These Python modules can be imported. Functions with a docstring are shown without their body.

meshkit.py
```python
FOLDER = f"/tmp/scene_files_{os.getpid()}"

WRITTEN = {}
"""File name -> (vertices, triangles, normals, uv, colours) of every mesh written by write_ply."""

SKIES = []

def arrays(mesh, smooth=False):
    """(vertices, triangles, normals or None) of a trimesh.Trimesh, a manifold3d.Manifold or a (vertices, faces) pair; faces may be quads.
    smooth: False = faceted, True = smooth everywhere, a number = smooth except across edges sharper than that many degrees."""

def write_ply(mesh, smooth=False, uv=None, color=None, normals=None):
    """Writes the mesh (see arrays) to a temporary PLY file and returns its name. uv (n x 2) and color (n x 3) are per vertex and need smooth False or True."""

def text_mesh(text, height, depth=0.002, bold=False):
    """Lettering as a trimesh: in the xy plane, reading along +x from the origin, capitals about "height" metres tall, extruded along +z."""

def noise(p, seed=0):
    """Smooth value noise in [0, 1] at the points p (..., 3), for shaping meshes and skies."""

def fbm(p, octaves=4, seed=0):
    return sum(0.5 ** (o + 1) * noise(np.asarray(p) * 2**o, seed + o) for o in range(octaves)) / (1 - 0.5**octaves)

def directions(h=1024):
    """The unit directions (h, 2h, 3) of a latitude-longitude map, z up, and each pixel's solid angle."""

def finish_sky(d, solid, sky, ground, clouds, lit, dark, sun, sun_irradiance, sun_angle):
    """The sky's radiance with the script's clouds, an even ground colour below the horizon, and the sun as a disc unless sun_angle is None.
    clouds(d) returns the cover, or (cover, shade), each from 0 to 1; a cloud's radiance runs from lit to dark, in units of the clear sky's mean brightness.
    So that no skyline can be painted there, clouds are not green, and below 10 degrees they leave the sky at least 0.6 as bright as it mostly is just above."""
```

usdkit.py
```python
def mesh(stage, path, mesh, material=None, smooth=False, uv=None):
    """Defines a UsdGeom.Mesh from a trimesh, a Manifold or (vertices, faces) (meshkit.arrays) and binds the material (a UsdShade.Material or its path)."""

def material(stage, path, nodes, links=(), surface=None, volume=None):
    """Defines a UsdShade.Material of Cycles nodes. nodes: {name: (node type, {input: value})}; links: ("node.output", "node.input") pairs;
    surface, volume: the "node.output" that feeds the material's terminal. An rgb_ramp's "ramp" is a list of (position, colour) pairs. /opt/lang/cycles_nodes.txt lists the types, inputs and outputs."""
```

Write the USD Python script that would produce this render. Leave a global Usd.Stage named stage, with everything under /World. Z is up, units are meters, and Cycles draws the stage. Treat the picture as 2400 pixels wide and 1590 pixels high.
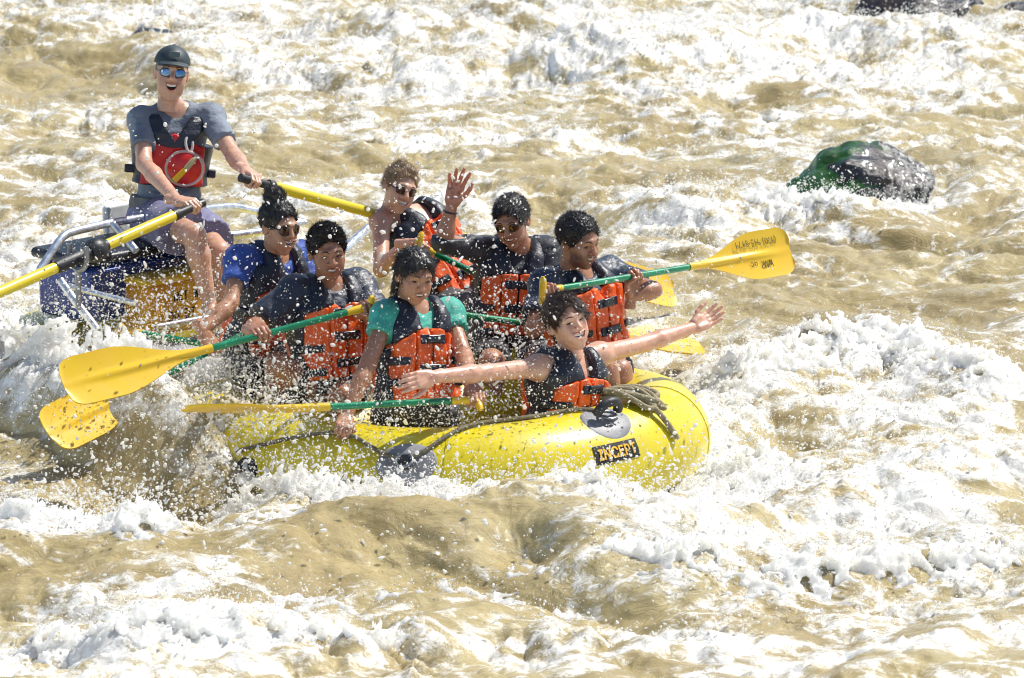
import math, random
import numpy as np
import trimesh, manifold3d, usdkit, meshkit
from scipy import ndimage
from scipy.interpolate import CubicSpline
from pxr import Usd, UsdGeom, UsdLux, UsdShade, Gf, Sdf, Vt

# ------------------------------------------------------------------ camera, sky, sun, exposure
stage = Usd.Stage.CreateInMemory()
UsdGeom.SetStageUpAxis(stage, UsdGeom.Tokens.z)
UsdGeom.SetStageMetersPerUnit(stage, 1.0)
UsdGeom.Xform.Define(stage, '/World')
UsdGeom.Scope.Define(stage, '/World/Looks')
PITCH, CAM_H, FPX = math.radians(12.5), 4.1, 10200.0      # camera tilt, height above the river, focal length in pixels of a 2400 px wide frame
SP, CP = math.sin(PITCH), math.cos(PITCH)
APERTURE = 36.0
cam = UsdGeom.Camera.Define(stage, '/World/camera')
cam.CreateHorizontalApertureAttr(APERTURE)
cam.CreateFocalLengthAttr(APERTURE * FPX / 2400.0)
cam.CreateFStopAttr(7.0)
cam.CreateFocusDistanceAttr(16.8)
cam.CreateClippingRangeAttr(Gf.Vec2f(0.5, 5000.0))
cam.AddTranslateOp().Set(Gf.Vec3d(0, 0, CAM_H))
cam.AddRotateXOp().Set(90.0 - math.degrees(PITCH))
cam.CreateExposureAttr(EXPOSURE := 0.32)

SUN_AZ = math.atan2(0.75, 0.43)                            # direction towards the sun: atan2(x, y)
SUN_EL = math.radians(56)
sun_dir = np.array([math.sin(SUN_AZ) * math.cos(SUN_EL), math.cos(SUN_AZ) * math.cos(SUN_EL), math.sin(SUN_EL)])
sky = UsdLux.DomeLight.Define(stage, '/World/sky')
sky_mat = usdkit.material(stage, '/World/Looks/sky_air', {
    'sky': ('sky_texture', {'sky_type': 'single_scattering', 'sun_disc': False, 'sun_elevation': SUN_EL, 'sun_rotation': SUN_AZ, 'aerosol_density': 1.2}),
    'bg': ('background_shader', {'strength': 0.105})}, [('sky.color', 'bg.color')], surface='bg.background')
UsdShade.MaterialBindingAPI.Apply(sky.GetPrim()).Bind(sky_mat)
sun = UsdLux.DistantLight.Define(stage, '/World/sun')
sun.CreateNormalizeAttr(True)
sun.CreateIntensityAttr(1.25)
sun.CreateAngleAttr(0.53)
sun.CreateColorAttr(Gf.Vec3f(1.0, 0.965, 0.90))
sun.AddRotateZOp().Set(-math.degrees(SUN_AZ))
sun.AddRotateXOp().Set(-(90.0 - math.degrees(SUN_EL)))

def P(px, py, d):
    """World point that lies d metres along the view axis behind the photograph's pixel (2400 wide)."""
    x, u = (px - 1200.0) * d / FPX, (795.0 - py) * d / FPX
    return np.array([x, d * CP + u * SP, CAM_H - d * SP + u * CP])

def G(px, py, z=0.0):
    """World point on the level z behind the pixel."""
    d = (CAM_H - z) / (SP - (795.0 - py) / FPX * CP)
    return P(px, py, d)

def pix(p):
    p = np.asarray(p, float)
    d = p[..., 1] * CP + (CAM_H - p[..., 2]) * SP
    u = p[..., 1] * SP + (p[..., 2] - CAM_H) * CP
    return np.stack([1200 + p[..., 0] / d * FPX, 795 - u / d * FPX, d], -1)

# ------------------------------------------------------------------ helpers
RNG = np.random.default_rng(7)
_used = {}

def path_of(name, parent=None):
    base = ('/World' if parent is None else str(parent.GetPath())) + '/' + name
    n = _used.get(base, -1) + 1
    _used[base] = n
    return base if n == 0 else '%s_%03d' % (base, n)

def tag(prim, label=None, category=None, group=None, kind=None):
    prim = prim.GetPrim() if hasattr(prim, 'GetPrim') else prim
    for k, v in (('label', label), ('category', category), ('group', group), ('kind', kind)):
        if v:
            prim.SetCustomDataByKey(k, v)
    return prim

def thing(name, label, category, loc=(0, 0, 0), group=None):
    """An Xform at the thing's base; the meshes of its parts are written relative to it."""
    x = UsdGeom.Xform.Define(stage, path_of(name))
    x.AddTranslateOp().Set(Gf.Vec3d(*map(float, loc)))
    return tag(x, label, category, group)

def base_of(prim):
    o = np.zeros(3)
    while prim and str(prim.GetPath()) not in ('/', '/World'):
        t = prim.GetAttribute('xformOp:translate')
        if t and t.HasAuthoredValue():
            o = o + np.array(t.Get())
        prim = prim.GetParent()
    return o

def obj(name, mesh, material, parent=None, smooth=40, color=None, label=None):
    """One Mesh prim below parent (or below /World); vertices are given in world coordinates."""
    v, f, n = meshkit.arrays(mesh, True if color is not None else smooth)
    if parent is not None:
        v = v - base_of(parent)
    m = UsdGeom.Mesh.Define(stage, path_of(name, parent))
    m.CreatePointsAttr(Vt.Vec3fArray.FromNumpy(v.astype(np.float32)))
    m.CreateFaceVertexCountsAttr(Vt.IntArray.FromNumpy(np.full(len(f), 3, np.int32)))
    m.CreateFaceVertexIndicesAttr(Vt.IntArray.FromNumpy(f.astype(np.int32).ravel()))
    m.CreateSubdivisionSchemeAttr('none')
    if n is not None:
        m.CreateNormalsAttr(Vt.Vec3fArray.FromNumpy(n.astype(np.float32)))
        m.SetNormalsInterpolation('vertex')
    if color is not None:
        for key, c in color.items():
            c = np.asarray(c, np.float32)
            if c.ndim == 2:
                UsdGeom.PrimvarsAPI(m).CreatePrimvar(key, Sdf.ValueTypeNames.Color3fArray, 'vertex').Set(Vt.Vec3fArray.FromNumpy(c))
            else:
                UsdGeom.PrimvarsAPI(m).CreatePrimvar(key, Sdf.ValueTypeNames.FloatArray, 'vertex').Set(Vt.FloatArray.FromNumpy(c))
    UsdShade.MaterialBindingAPI.Apply(m.GetPrim()).Bind(material)
    if label:
        tag(m, label)
    return m.GetPrim()

def V(*a):
    return np.array(a, float)

def unit(v):
    v = np.asarray(v, float)
    return v / np.maximum(np.linalg.norm(v, axis=-1, keepdims=True), 1e-12)

def join(ms):
    ms = [m if isinstance(m, trimesh.Trimesh) else trimesh.Trimesh(*m, process=False) for m in ms]
    return trimesh.util.concatenate(ms)

def spline(pts, n, closed=False):
    pts = np.asarray(pts, float)
    if closed:
        pts = np.vstack([pts, pts[:1]])
    t = np.r_[0, np.cumsum(np.linalg.norm(np.diff(pts, axis=0), axis=1))]
    cs = CubicSpline(t, pts, bc_type='periodic' if closed else 'natural')
    return cs(np.linspace(0, t[-1], n, endpoint=not closed))

def tube(path, r, seg=10, caps=True):
    """A round tube along a polyline; r a number or one per point."""
    p = np.asarray(path, float)
    n = len(p)
    r = np.broadcast_to(np.asarray(r, float), (n,))
    t = unit(np.gradient(p, axis=0))
    up = V(0, 0, 1) if abs(t[0][2]) < 0.9 else V(1, 0, 0)
    s = unit(np.cross(t[0], up))
    ring, ang = [], np.linspace(0, 2 * np.pi, seg, endpoint=False)
    for i in range(n):
        s = unit(s - t[i] * (s @ t[i]))
        b = np.cross(t[i], s)
        ring.append(p[i] + r[i] * (np.cos(ang)[:, None] * s + np.sin(ang)[:, None] * b))
    v = np.vstack(ring)
    i, j = np.meshgrid(np.arange(n - 1), np.arange(seg), indexing='ij')
    a, b_, c, d = i * seg + j, i * seg + (j + 1) % seg, (i + 1) * seg + (j + 1) % seg, (i + 1) * seg + j
    f = np.vstack([np.stack([a, d, c], -1).reshape(-1, 3), np.stack([a, c, b_], -1).reshape(-1, 3)])
    f = f[:, ::-1]
    if caps:
        v = np.vstack([v, p[:1], p[-1:]])
        k = np.arange(seg)
        f = np.vstack([f, np.stack([np.full(seg, n * seg), (k + 1) % seg, k], -1), np.stack([np.full(seg, n * seg + 1), (n - 1) * seg + k, (n - 1) * seg + (k + 1) % seg], -1)])
        if np.dot(np.cross(v[f[0, 1]] - v[f[0, 0]], v[f[0, 2]] - v[f[0, 0]]), v[f[0]].mean(0) - p[0]) < 0:
            f = f[:, ::-1]
    m = trimesh.Trimesh(v, f, process=False)
    return m

def frame_of(y, hint):
    """Columns x, y, z with y along the given direction and z close to hint."""
    y = unit(y)
    z = unit(hint - y * (hint @ y))
    return np.stack([np.cross(y, z), y, z], 1)

def place(m, R, o, s=1.0):
    m = m.copy() if isinstance(m, trimesh.Trimesh) else trimesh.Trimesh(*m, process=False)
    m.vertices = (np.asarray(m.vertices) * s) @ np.asarray(R).T + o
    return m

def rbox(size, r=0.01, n=6):
    """A box with rounded edges."""
    sx, sy, sz = (max(a / 2 - r, 1e-4) for a in size)
    ball = manifold3d.Manifold.sphere(r, 8)
    pts = [ball.translate((a * sx, b * sy, c * sz)) for a in (-1, 1) for b in (-1, 1) for c in (-1, 1)]
    h = manifold3d.Manifold.batch_hull(pts).to_mesh()
    return trimesh.Trimesh(h.vert_properties[:, :3], h.tri_verts, process=False)

# ---- gradient noise
_prm = np.random.default_rng(3).permutation(4096)
_ang = np.random.default_rng(4).uniform(0, 2 * np.pi, 4096)
_gx, _gy = np.cos(_ang), np.sin(_ang)
_g3 = unit(np.random.default_rng(5).normal(size=(4096, 3)))

def n2(x, y, seed=0):
    """Perlin noise, about -0.7 to 0.7."""
    x, y = np.asarray(x, float), np.asarray(y, float)
    xi, yi = np.floor(x).astype(np.int64), np.floor(y).astype(np.int64)
    fx, fy = x - xi, y - yi
    u, v = fx * fx * fx * (fx * (fx * 6 - 15) + 10), fy * fy * fy * (fy * (fy * 6 - 15) + 10)
    def g(a, b):
        h = _prm[(_prm[(xi + a + seed * 131) & 4095] + yi + b) & 4095]
        return _gx[h] * (fx - a) + _gy[h] * (fy - b)
    a0, b0 = g(0, 0), g(0, 1)
    a = a0 + u * (g(1, 0) - a0)
    b = b0 + u * (g(1, 1) - b0)
    return a + v * (b - a)

def n3(p, seed=0):
    p = np.asarray(p, float)
    i = np.floor(p).astype(np.int64)
    f = p - i
    w = f * f * f * (f * (f * 6 - 15) + 10)
    out = 0.0
    for a in (0, 1):
        ha = _prm[(i[..., 0] + a + seed * 131) & 4095]
        wa = w[..., 0] if a else 1 - w[..., 0]
        for b in (0, 1):
            hb = _prm[(ha + i[..., 1] + b) & 4095]
            wb = wa * (w[..., 1] if b else 1 - w[..., 1])
            for c in (0, 1):
                h = _prm[(hb + i[..., 2] + c) & 4095]
                gr = _g3[h]
                out = out + wb * (w[..., 2] if c else 1 - w[..., 2]) * (gr[..., 0] * (f[..., 0] - a) + gr[..., 1] * (f[..., 1] - b) + gr[..., 2] * (f[..., 2] - c))
    return out

def fb2(x, y, o=3, seed=0, gain=0.5):
    return sum(gain ** k * n2(x * 2 ** k, y * 2 ** k, seed + k) for k in range(o))

def fb3(p, o=3, seed=0, gain=0.5):
    return sum(gain ** k * n3(np.asarray(p) * 2 ** k, seed + k) for k in range(o))

def sstep(a, b, x):
    t = np.clip((x - a) / (b - a), 0, 1)
    return t * t * (3 - 2 * t)

# ---- signed distance fields -> closed meshes (marching tetrahedra)
_TET = np.array([[0, 1, 3, 7], [0, 3, 2, 7], [0, 2, 6, 7], [0, 6, 4, 7], [0, 4, 5, 7], [0, 5, 1, 7]])

def iso(F, lo, h):
    """Closed surface F = 0 (negative inside) of samples on a regular grid."""
    F = np.asarray(F, float).copy()
    for ax in range(3):
        s = [slice(None)] * 3
        for e in (0, -1):
            s[ax] = e
            F[tuple(s)] = np.maximum(F[tuple(s)], 1e-3)
    F[np.abs(F) < h * 1e-3] = h * 1e-3
    nx, ny, nz = F.shape
    I = F < 0
    c = [I[a:nx - 1 + a, b:ny - 1 + b, d:nz - 1 + d] for d in (0, 1) for b in (0, 1) for a in (0, 1)]
    tot = sum(x.astype(np.int8) for x in c)
    cx, cy, cz = np.nonzero((tot > 0) & (tot < 8))
    ids = np.stack([((cx + (k & 1)) * ny + cy + ((k >> 1) & 1)) * nz + cz + (k >> 2) for k in range(8)], 1)
    T = np.vstack([ids[:, t] for t in _TET])
    Ff = F.ravel()
    S = Ff[T] < 0
    n = S.sum(1)
    tris, inn, outn = [], [], []
    for k in (1, 3):
        m = n == k
        if not m.any():
            continue
        t, s = T[m], S[m]
        lone = np.argmax(s if k == 1 else ~s, 1)
        r = np.arange(len(t))
        oth = np.array([[1, 2, 3], [0, 2, 3], [0, 1, 3], [0, 1, 2]])[lone]
        a = t[r, lone]
        o = t[r[:, None], oth]
        tris.append(np.stack([np.stack([a, o[:, i]], 1) for i in range(3)], 1))
        inn.append(np.repeat(a[:, None], 3, 1) if k == 1 else o)
        outn.append(o if k == 1 else np.repeat(a[:, None], 3, 1))
    m = n == 2
    if m.any():
        t, s = T[m], S[m]
        order = np.argsort(~s, 1, kind='stable')
        q = np.take_along_axis(t, order, 1)
        a, b, c_, d = q.T
        e = [np.stack(x, 1) for x in ((a, c_), (a, d), (b, d), (b, c_))]
        for tri in ((0, 1, 2), (0, 2, 3)):
            tris.append(np.stack([e[i] for i in tri], 1))
            inn.append(np.stack([a, b, b], 1)); outn.append(np.stack([c_, d, d], 1))
    tris, inn, outn = np.vstack(tris), np.vstack(inn), np.vstack(outn)
    E = np.sort(tris.reshape(-1, 2), 1)
    key = E[:, 0] * np.int64(F.size) + E[:, 1]
    uk, inv = np.unique(key, return_inverse=True)
    A, B = uk // F.size, uk % F.size
    w = np.clip(Ff[A] / (Ff[A] - Ff[B]), 0.02, 0.98)
    def pos(i):
        return np.stack([i // (ny * nz), (i // nz) % ny, i % nz], -1).astype(float)
    v = pos(A) * (1 - w)[:, None] + pos(B) * w[:, None]
    f = inv.reshape(-1, 3)
    ctr = pos(outn).mean(1) - pos(inn).mean(1)
    nn = np.cross(v[f[:, 1]] - v[f[:, 0]], v[f[:, 2]] - v[f[:, 0]])
    flip = (nn * ctr).sum(1) < 0
    f[flip] = f[flip][:, ::-1]
    return trimesh.Trimesh(v * h + lo, f, process=False)

def relax(m, n=6):
    """Taubin smoothing, vectorised."""
    v, e = np.array(m.vertices), m.edges_unique
    import scipy.sparse as sp
    N = len(v)
    A = sp.coo_matrix((np.ones(2 * len(e)), (np.r_[e[:, 0], e[:, 1]], np.r_[e[:, 1], e[:, 0]])), shape=(N, N)).tocsr()
    d = np.maximum(np.asarray(A.sum(1)).ravel(), 1)[:, None]
    for k in range(n):
        v = v + 0.52 * ((A @ v) / d - v)
        v = v - 0.54 * ((A @ v) / d - v)
    m.vertices = v
    return m

class Field:
    """A grid of signed distances that shapes are blended into, each only near itself."""
    def __init__(s, lo, hi, h):
        s.lo, s.h = np.asarray(lo, float), h
        s.n = np.maximum(np.ceil((np.asarray(hi) - s.lo) / h).astype(int) + 1, 3)
        s.F = np.full(s.n, 1.0)
    def axes(s, a, b):
        return [s.lo[i] + s.h * np.arange(a[i], b[i]) for i in range(3)]
    def window(s, lo, hi):
        a = np.clip(np.floor((np.asarray(lo) - s.lo) / s.h).astype(int), 0, s.n)
        b = np.clip(np.ceil((np.asarray(hi) - s.lo) / s.h).astype(int) + 1, 0, s.n)
        return a, b
    def add(s, fn, lo, hi, k=0.02, op='u'):
        m = 3 * k + 3 * s.h
        a, b = s.window(np.asarray(lo) - m, np.asarray(hi) + m)
        if (b <= a).any():
            return s
        sl = tuple(slice(a[i], b[i]) for i in range(3))
        x = np.stack(np.meshgrid(*s.axes(a, b), indexing='ij'), -1)
        d = fn(x)
        o = s.F[sl]
        if op == 'u':
            hh = np.maximum(k - np.abs(o - d), 0) / max(k, 1e-9)
            s.F[sl] = np.minimum(o, d) - hh * hh * k * 0.25
        else:
            hh = np.maximum(k - np.abs(o + d), 0) / max(k, 1e-9)
            s.F[sl] = np.maximum(o, -d) + hh * hh * k * 0.25
        return s
    def cone(s, a, b, ra, rb, k=0.02, op='u', flat=None):
        """Round cone from a to b. flat = (direction, factor) squashes it along the direction."""
        a, b = np.asarray(a, float), np.asarray(b, float)
        def fn(x):
            ab = b - a
            t = np.clip(((x - a) @ ab) / max(ab @ ab, 1e-9), 0, 1)
            q = x - a - t[..., None] * ab
            if flat is not None:
                e = q @ flat[0]
                q2 = (q * q).sum(-1) + e * e * (1 / flat[1] ** 2 - 1)
                return (np.sqrt(np.maximum(q2, 0)) - (ra + t * (rb - ra))) * min(1.0, 0.5 + flat[1] / 2)
            return np.sqrt((q * q).sum(-1)) - (ra + t * (rb - ra))
        r = max(ra, rb)
        return s.add(fn, np.minimum(a, b) - r, np.maximum(a, b) + r, k, op)
    def ell(s, c, rad, R=None, k=0.02, op='u'):
        c, rad = np.asarray(c, float), np.asarray(rad, float)
        R = np.eye(3) if R is None else R
        def fn(x):
            q = ((x - c) @ R) / rad
            l = np.sqrt((q * q).sum(-1))
            g = np.sqrt(((q / rad) ** 2).sum(-1))
            return l * (l - 1) / np.maximum(g, 1e-9)
        r = rad.max()
        return s.add(fn, c - r, c + r, k, op)
    def mesh(s, smooth=4):
        m = iso(s.F, s.lo, s.h)
        return relax(m, smooth) if smooth else m

# ------------------------------------------------------------------ materials
_mats = {}

def M(name, base, rough=0.5, var=0.12, scale=12.0, bump=0.0, bscale=150.0, metallic=0.0, coat=0.0, spec=0.5, base2=None, mix_at=(0.4, 0.6), sheen=0.0, bdist=0.004, trans=0.0, stretch=None):
    """Principled surface whose colour and roughness vary with noise in object space."""
    if name in _mats:
        return _mats[name]
    b = np.array(base, float)
    lo_, hi_ = b * (1 - var), np.minimum(b * (1 + var), 0.95) if base2 is None else np.array(base2, float)
    nodes = {'tc': ('texture_coordinate', {}),
             'mp': ('mapping', {'scale': stretch or (1, 1, 1)}),
             'n': ('noise_texture', {'scale': scale, 'detail': 5.0, 'roughness': 0.6}),
             'r': ('rgb_ramp', {'ramp': [(0.0, lo_), (mix_at[0], lo_), (mix_at[1], hi_), (1.0, hi_)]}),
             'rr': ('map_range', {'from_min': 0.3, 'from_max': 0.7, 'to_min': max(rough * 0.75, 0.02), 'to_max': min(rough * 1.25, 1.0), 'clamp': True}),
             'p': ('principled_bsdf', {'metallic': metallic, 'coat_weight': coat, 'coat_roughness': 0.06, 'specular_ior_level': spec, 'sheen_weight': sheen, 'transmission_weight': trans})}
    links = [('tc.object', 'mp.vector'), ('mp.vector', 'n.vector'), ('n.fac', 'r.fac'), ('r.color', 'p.base_color'), ('n.fac', 'rr.value'), ('rr.result', 'p.roughness')]
    if bump:
        nodes['bn'] = ('noise_texture', {'scale': bscale, 'detail': 4.0, 'roughness': 0.6})
        nodes['b'] = ('bump', {'strength': bump, 'distance': bdist})
        links += [('mp.vector', 'bn.vector'), ('bn.fac', 'b.height'), ('b.normal', 'p.normal')]
    _mats[name] = usdkit.material(stage, '/World/Looks/' + name, nodes, links, surface='p.BSDF')
    return _mats[name]
# ------------------------------------------------------------------ the raft's frame (needed by the water too)
BF = unit(V(0.70, -0.714, 0.014)); _c = unit(V(0.714, 0.70, 0.005)); BN = unit(np.cross(BF, _c))
if BN[2] < 0: BN = -BN
BC = unit(np.cross(BN, BF))
BO = V(-0.170, 16.51, 0.015)
BOW_A, HALF, STERN_U, TUBE_R = 0.70, 0.70, -1.85, 0.218
def B(u, v, w=0.0):
    return BO + u * BF + v * BC + w * BN
def rocker(u):
    return 0.055 * np.clip(u / 0.75, 0, None) ** 1.6 + 0.05 * np.clip((-u - 0.9) / 1.2, 0, None) ** 1.8
def to_boat(p):
    q = np.asarray(p) - BO
    return np.stack([q @ BF, q @ BC, q @ BN], -1)

# ------------------------------------------------------------------ river water
def smooth_axis(fine_lo, fine_hi, step, far_lo, far_hi, n_far):
    mid = np.arange(fine_lo, fine_hi, step)
    g = np.geomspace(step * 1.5, far_hi - mid[-1], n_far)
    h = np.geomspace(step * 1.5, fine_lo - far_lo, n_far)
    return np.r_[fine_lo - h[::-1], mid, mid[-1] + g]

ys = [12.6]
while ys[-1] < 31.5:
    ys.append(ys[-1] + 0.0125 * (ys[-1] / 16.0) ** 1.3)
ys = np.r_[12.6 - np.geomspace(0.02, 60, 26)[::-1], ys, ys[-1] + np.geomspace(0.05, 700, 40)]
xs = smooth_axis(-3.9, 3.9, 0.0098, -500, 500, 34)
WX, WY = np.meshgrid(xs, ys, indexing='xy')

def gauss(px, py, rx, ry, rot=0.0):
    """Bell on the water round the point seen at the pixel; rx, ry in pixels of the photograph, foreshortening undone."""
    c = G(px, py)
    d = pix(c)[2]
    ax, ay = rx * d / FPX, ry * d / FPX / max(math.sin(PITCH - math.atan((795 - py) / FPX)), 0.1)
    dx, dy = _GX - c[0], _GY - c[1]
    cr, sr = math.cos(rot), math.sin(rot)
    return np.exp(-(((dx * cr + dy * sr) / ax) ** 2 + ((-dx * sr + dy * cr) / ay) ** 2))

def ridge(pts, width, power=1.0):
    """Distance-based bell along a polyline of (px, py) on the water, width in metres."""
    w = np.array([G(a, b)[:2] for a, b in pts])
    best = np.full(WX.shape, 9.0)
    for a, b in zip(w[:-1], w[1:]):
        ab = b - a
        t = np.clip(((_GX - a[0]) * ab[0] + (_GY - a[1]) * ab[1]) / (ab @ ab), 0, 1)
        best = np.minimum(best, np.hypot(_GX - a[0] - t * ab[0], _GY - a[1] - t * ab[1]))
    return np.exp(-(best / width) ** 2 * power)

_GX, _GY = WX + 0.16 * n2(WX * 1.6, WY * 1.5, 15) + 0.06 * n2(WX * 5, WY * 5, 16), WY + 0.26 * n2(WX * 1.5, WY * 1.3, 17) + 0.10 * n2(WX * 4.5, WY * 4.5, 18)
near = sstep(8.0, 0.0, np.maximum(np.abs(WX) - 4.2, 0)) * sstep(60, 30, WY) * sstep(6, 11, WY)
# domain warp: the current runs mostly across the picture
wx = WX + 0.35 * n2(WX * 0.55, WY * 0.5, 11) + 0.10 * n2(WX * 1.9, WY * 1.7, 12)
wy = WY + 0.45 * n2(WX * 0.5, WY * 0.45, 13) + 0.12 * n2(WX * 1.8, WY * 1.6, 14)
big = n2(wx * 0.55, wy * 0.62, 21)
mid1 = 0.5 - np.abs(n2(wx * 0.95 + 0.3 * wy, wy * 1.35, 22)) * 2
mid2 = 0.5 - np.abs(n2(wx * 2.1 + 0.4 * wy, wy * 2.9, 23)) * 2
small = 0.5 - np.abs(n2(wx * 4.7, wy * 6.2, 24)) * 2
tiny = n2(wx * 11, wy * 14, 25)
H = 0.13 * big + 0.115 * mid1 + 0.060 * mid2 + 0.022 * small + 0.006 * tiny
H = H * near * (0.75 + 0.25 * sstep(15, 20, WY))

# waves and holes where the photograph has them
calm = sum(g for g in (0.75 * gauss(2050, 700, 420, 90), 0.6 * gauss(120, 200, 190, 60), 0.6 * gauss(900, 1330, 420, 70), 0.6 * gauss(640, 1400, 200, 60), 0.5 * gauss(1300, 420, 260, 40)))
calm = np.clip(calm, 0, 0.8)
H = H * (1 - 0.6 * calm)
H += 0.125 * ridge([(380, 1420), (520, 1370), (720, 1320), (1000, 1290), (1250, 1280), (1480, 1320)], 0.26)
H += 0.04 * ridge([(1000, 1300), (1200, 1285), (1380, 1290)], 0.2)
H += 0.09 * ridge([(0, 1330), (150, 1300), (280, 1320)], 0.24)
H -= 0.20 * gauss(400, 1170, 270, 60)
H += 0.10 * gauss(520, 960, 170, 45) + 0.08 * gauss(180, 900, 220, 60)
H += 0.11 * ridge([(1720, 930), (1900, 880), (2080, 850), (2250, 920)], 0.22) + 0.08 * gauss(2330, 980, 140, 50)
H -= 0.12 * gauss(1850, 1050, 130, 35)
H += 0.09 * ridge([(1620, 1290), (1750, 1250), (2000, 1220), (2200, 1160), (2400, 1140)], 0.2)
H -= 0.17 * gauss(1500, 1160, 200, 60)
H -= 0.06 * gauss(1950, 1290, 250, 30)
H += 0.09 * ridge([(1700, 1370), (1950, 1350), (2300, 1320)], 0.18)
H += 0.10 * ridge([(1000, 1490), (700, 1510), (380, 1540)], 0.2)
H += 0.24 * ridge([(1400, 190), (1700, 170), (1900, 130), (2200, 150)], 0.42) + 0.16 * ridge([(900, 100), (1150, 90), (1300, 60)], 0.36)
H += 0.13 * ridge([(500, 170), (800, 190), (1000, 200)], 0.36) - 0.12 * gauss(120, 190, 170, 50)
H += 0.10 * ridge([(1500, 540), (1680, 530), (1900, 540), (2050, 560)], 0.26)
rock_c = G(2020, 478)
H += 0.10 * np.exp(-((WX - rock_c[0]) / 0.55) ** 2 - ((WY - rock_c[1] - 0.35) / 0.4) ** 2)
# the raft presses the water down under its floor
bu, bv = (WX - BO[0]) * BF[0] + (WY - BO[1]) * BF[1], (WX - BO[0]) * BC[0] + (WY - BO[1]) * BC[1]
inside = np.where(bu > 0, (bu / (BOW_A + 0.05)) ** 2 + (bv / (HALF + 0.03)) ** 2, np.maximum((bv / (HALF + 0.03)) ** 2, (bu / (STERN_U - 0.35)) ** 2))
zb = BO[2] + bu * BF[2] + bv * BC[2] + rocker(bu)
hull = sstep(1.45, 0.95, inside)
H = H * (1 - hull) + np.minimum(H, zb - 0.24) * hull
wall = np.where(bu > 0, 0, 1) * np.exp(-((bv + HALF + 0.36) / 0.16) ** 2) * sstep(-2.6, -1.9, bu) * sstep(-0.15, -0.8, bu)
H += 0.34 * wall                                           # the wave that breaks against the near side of the stern

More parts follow.
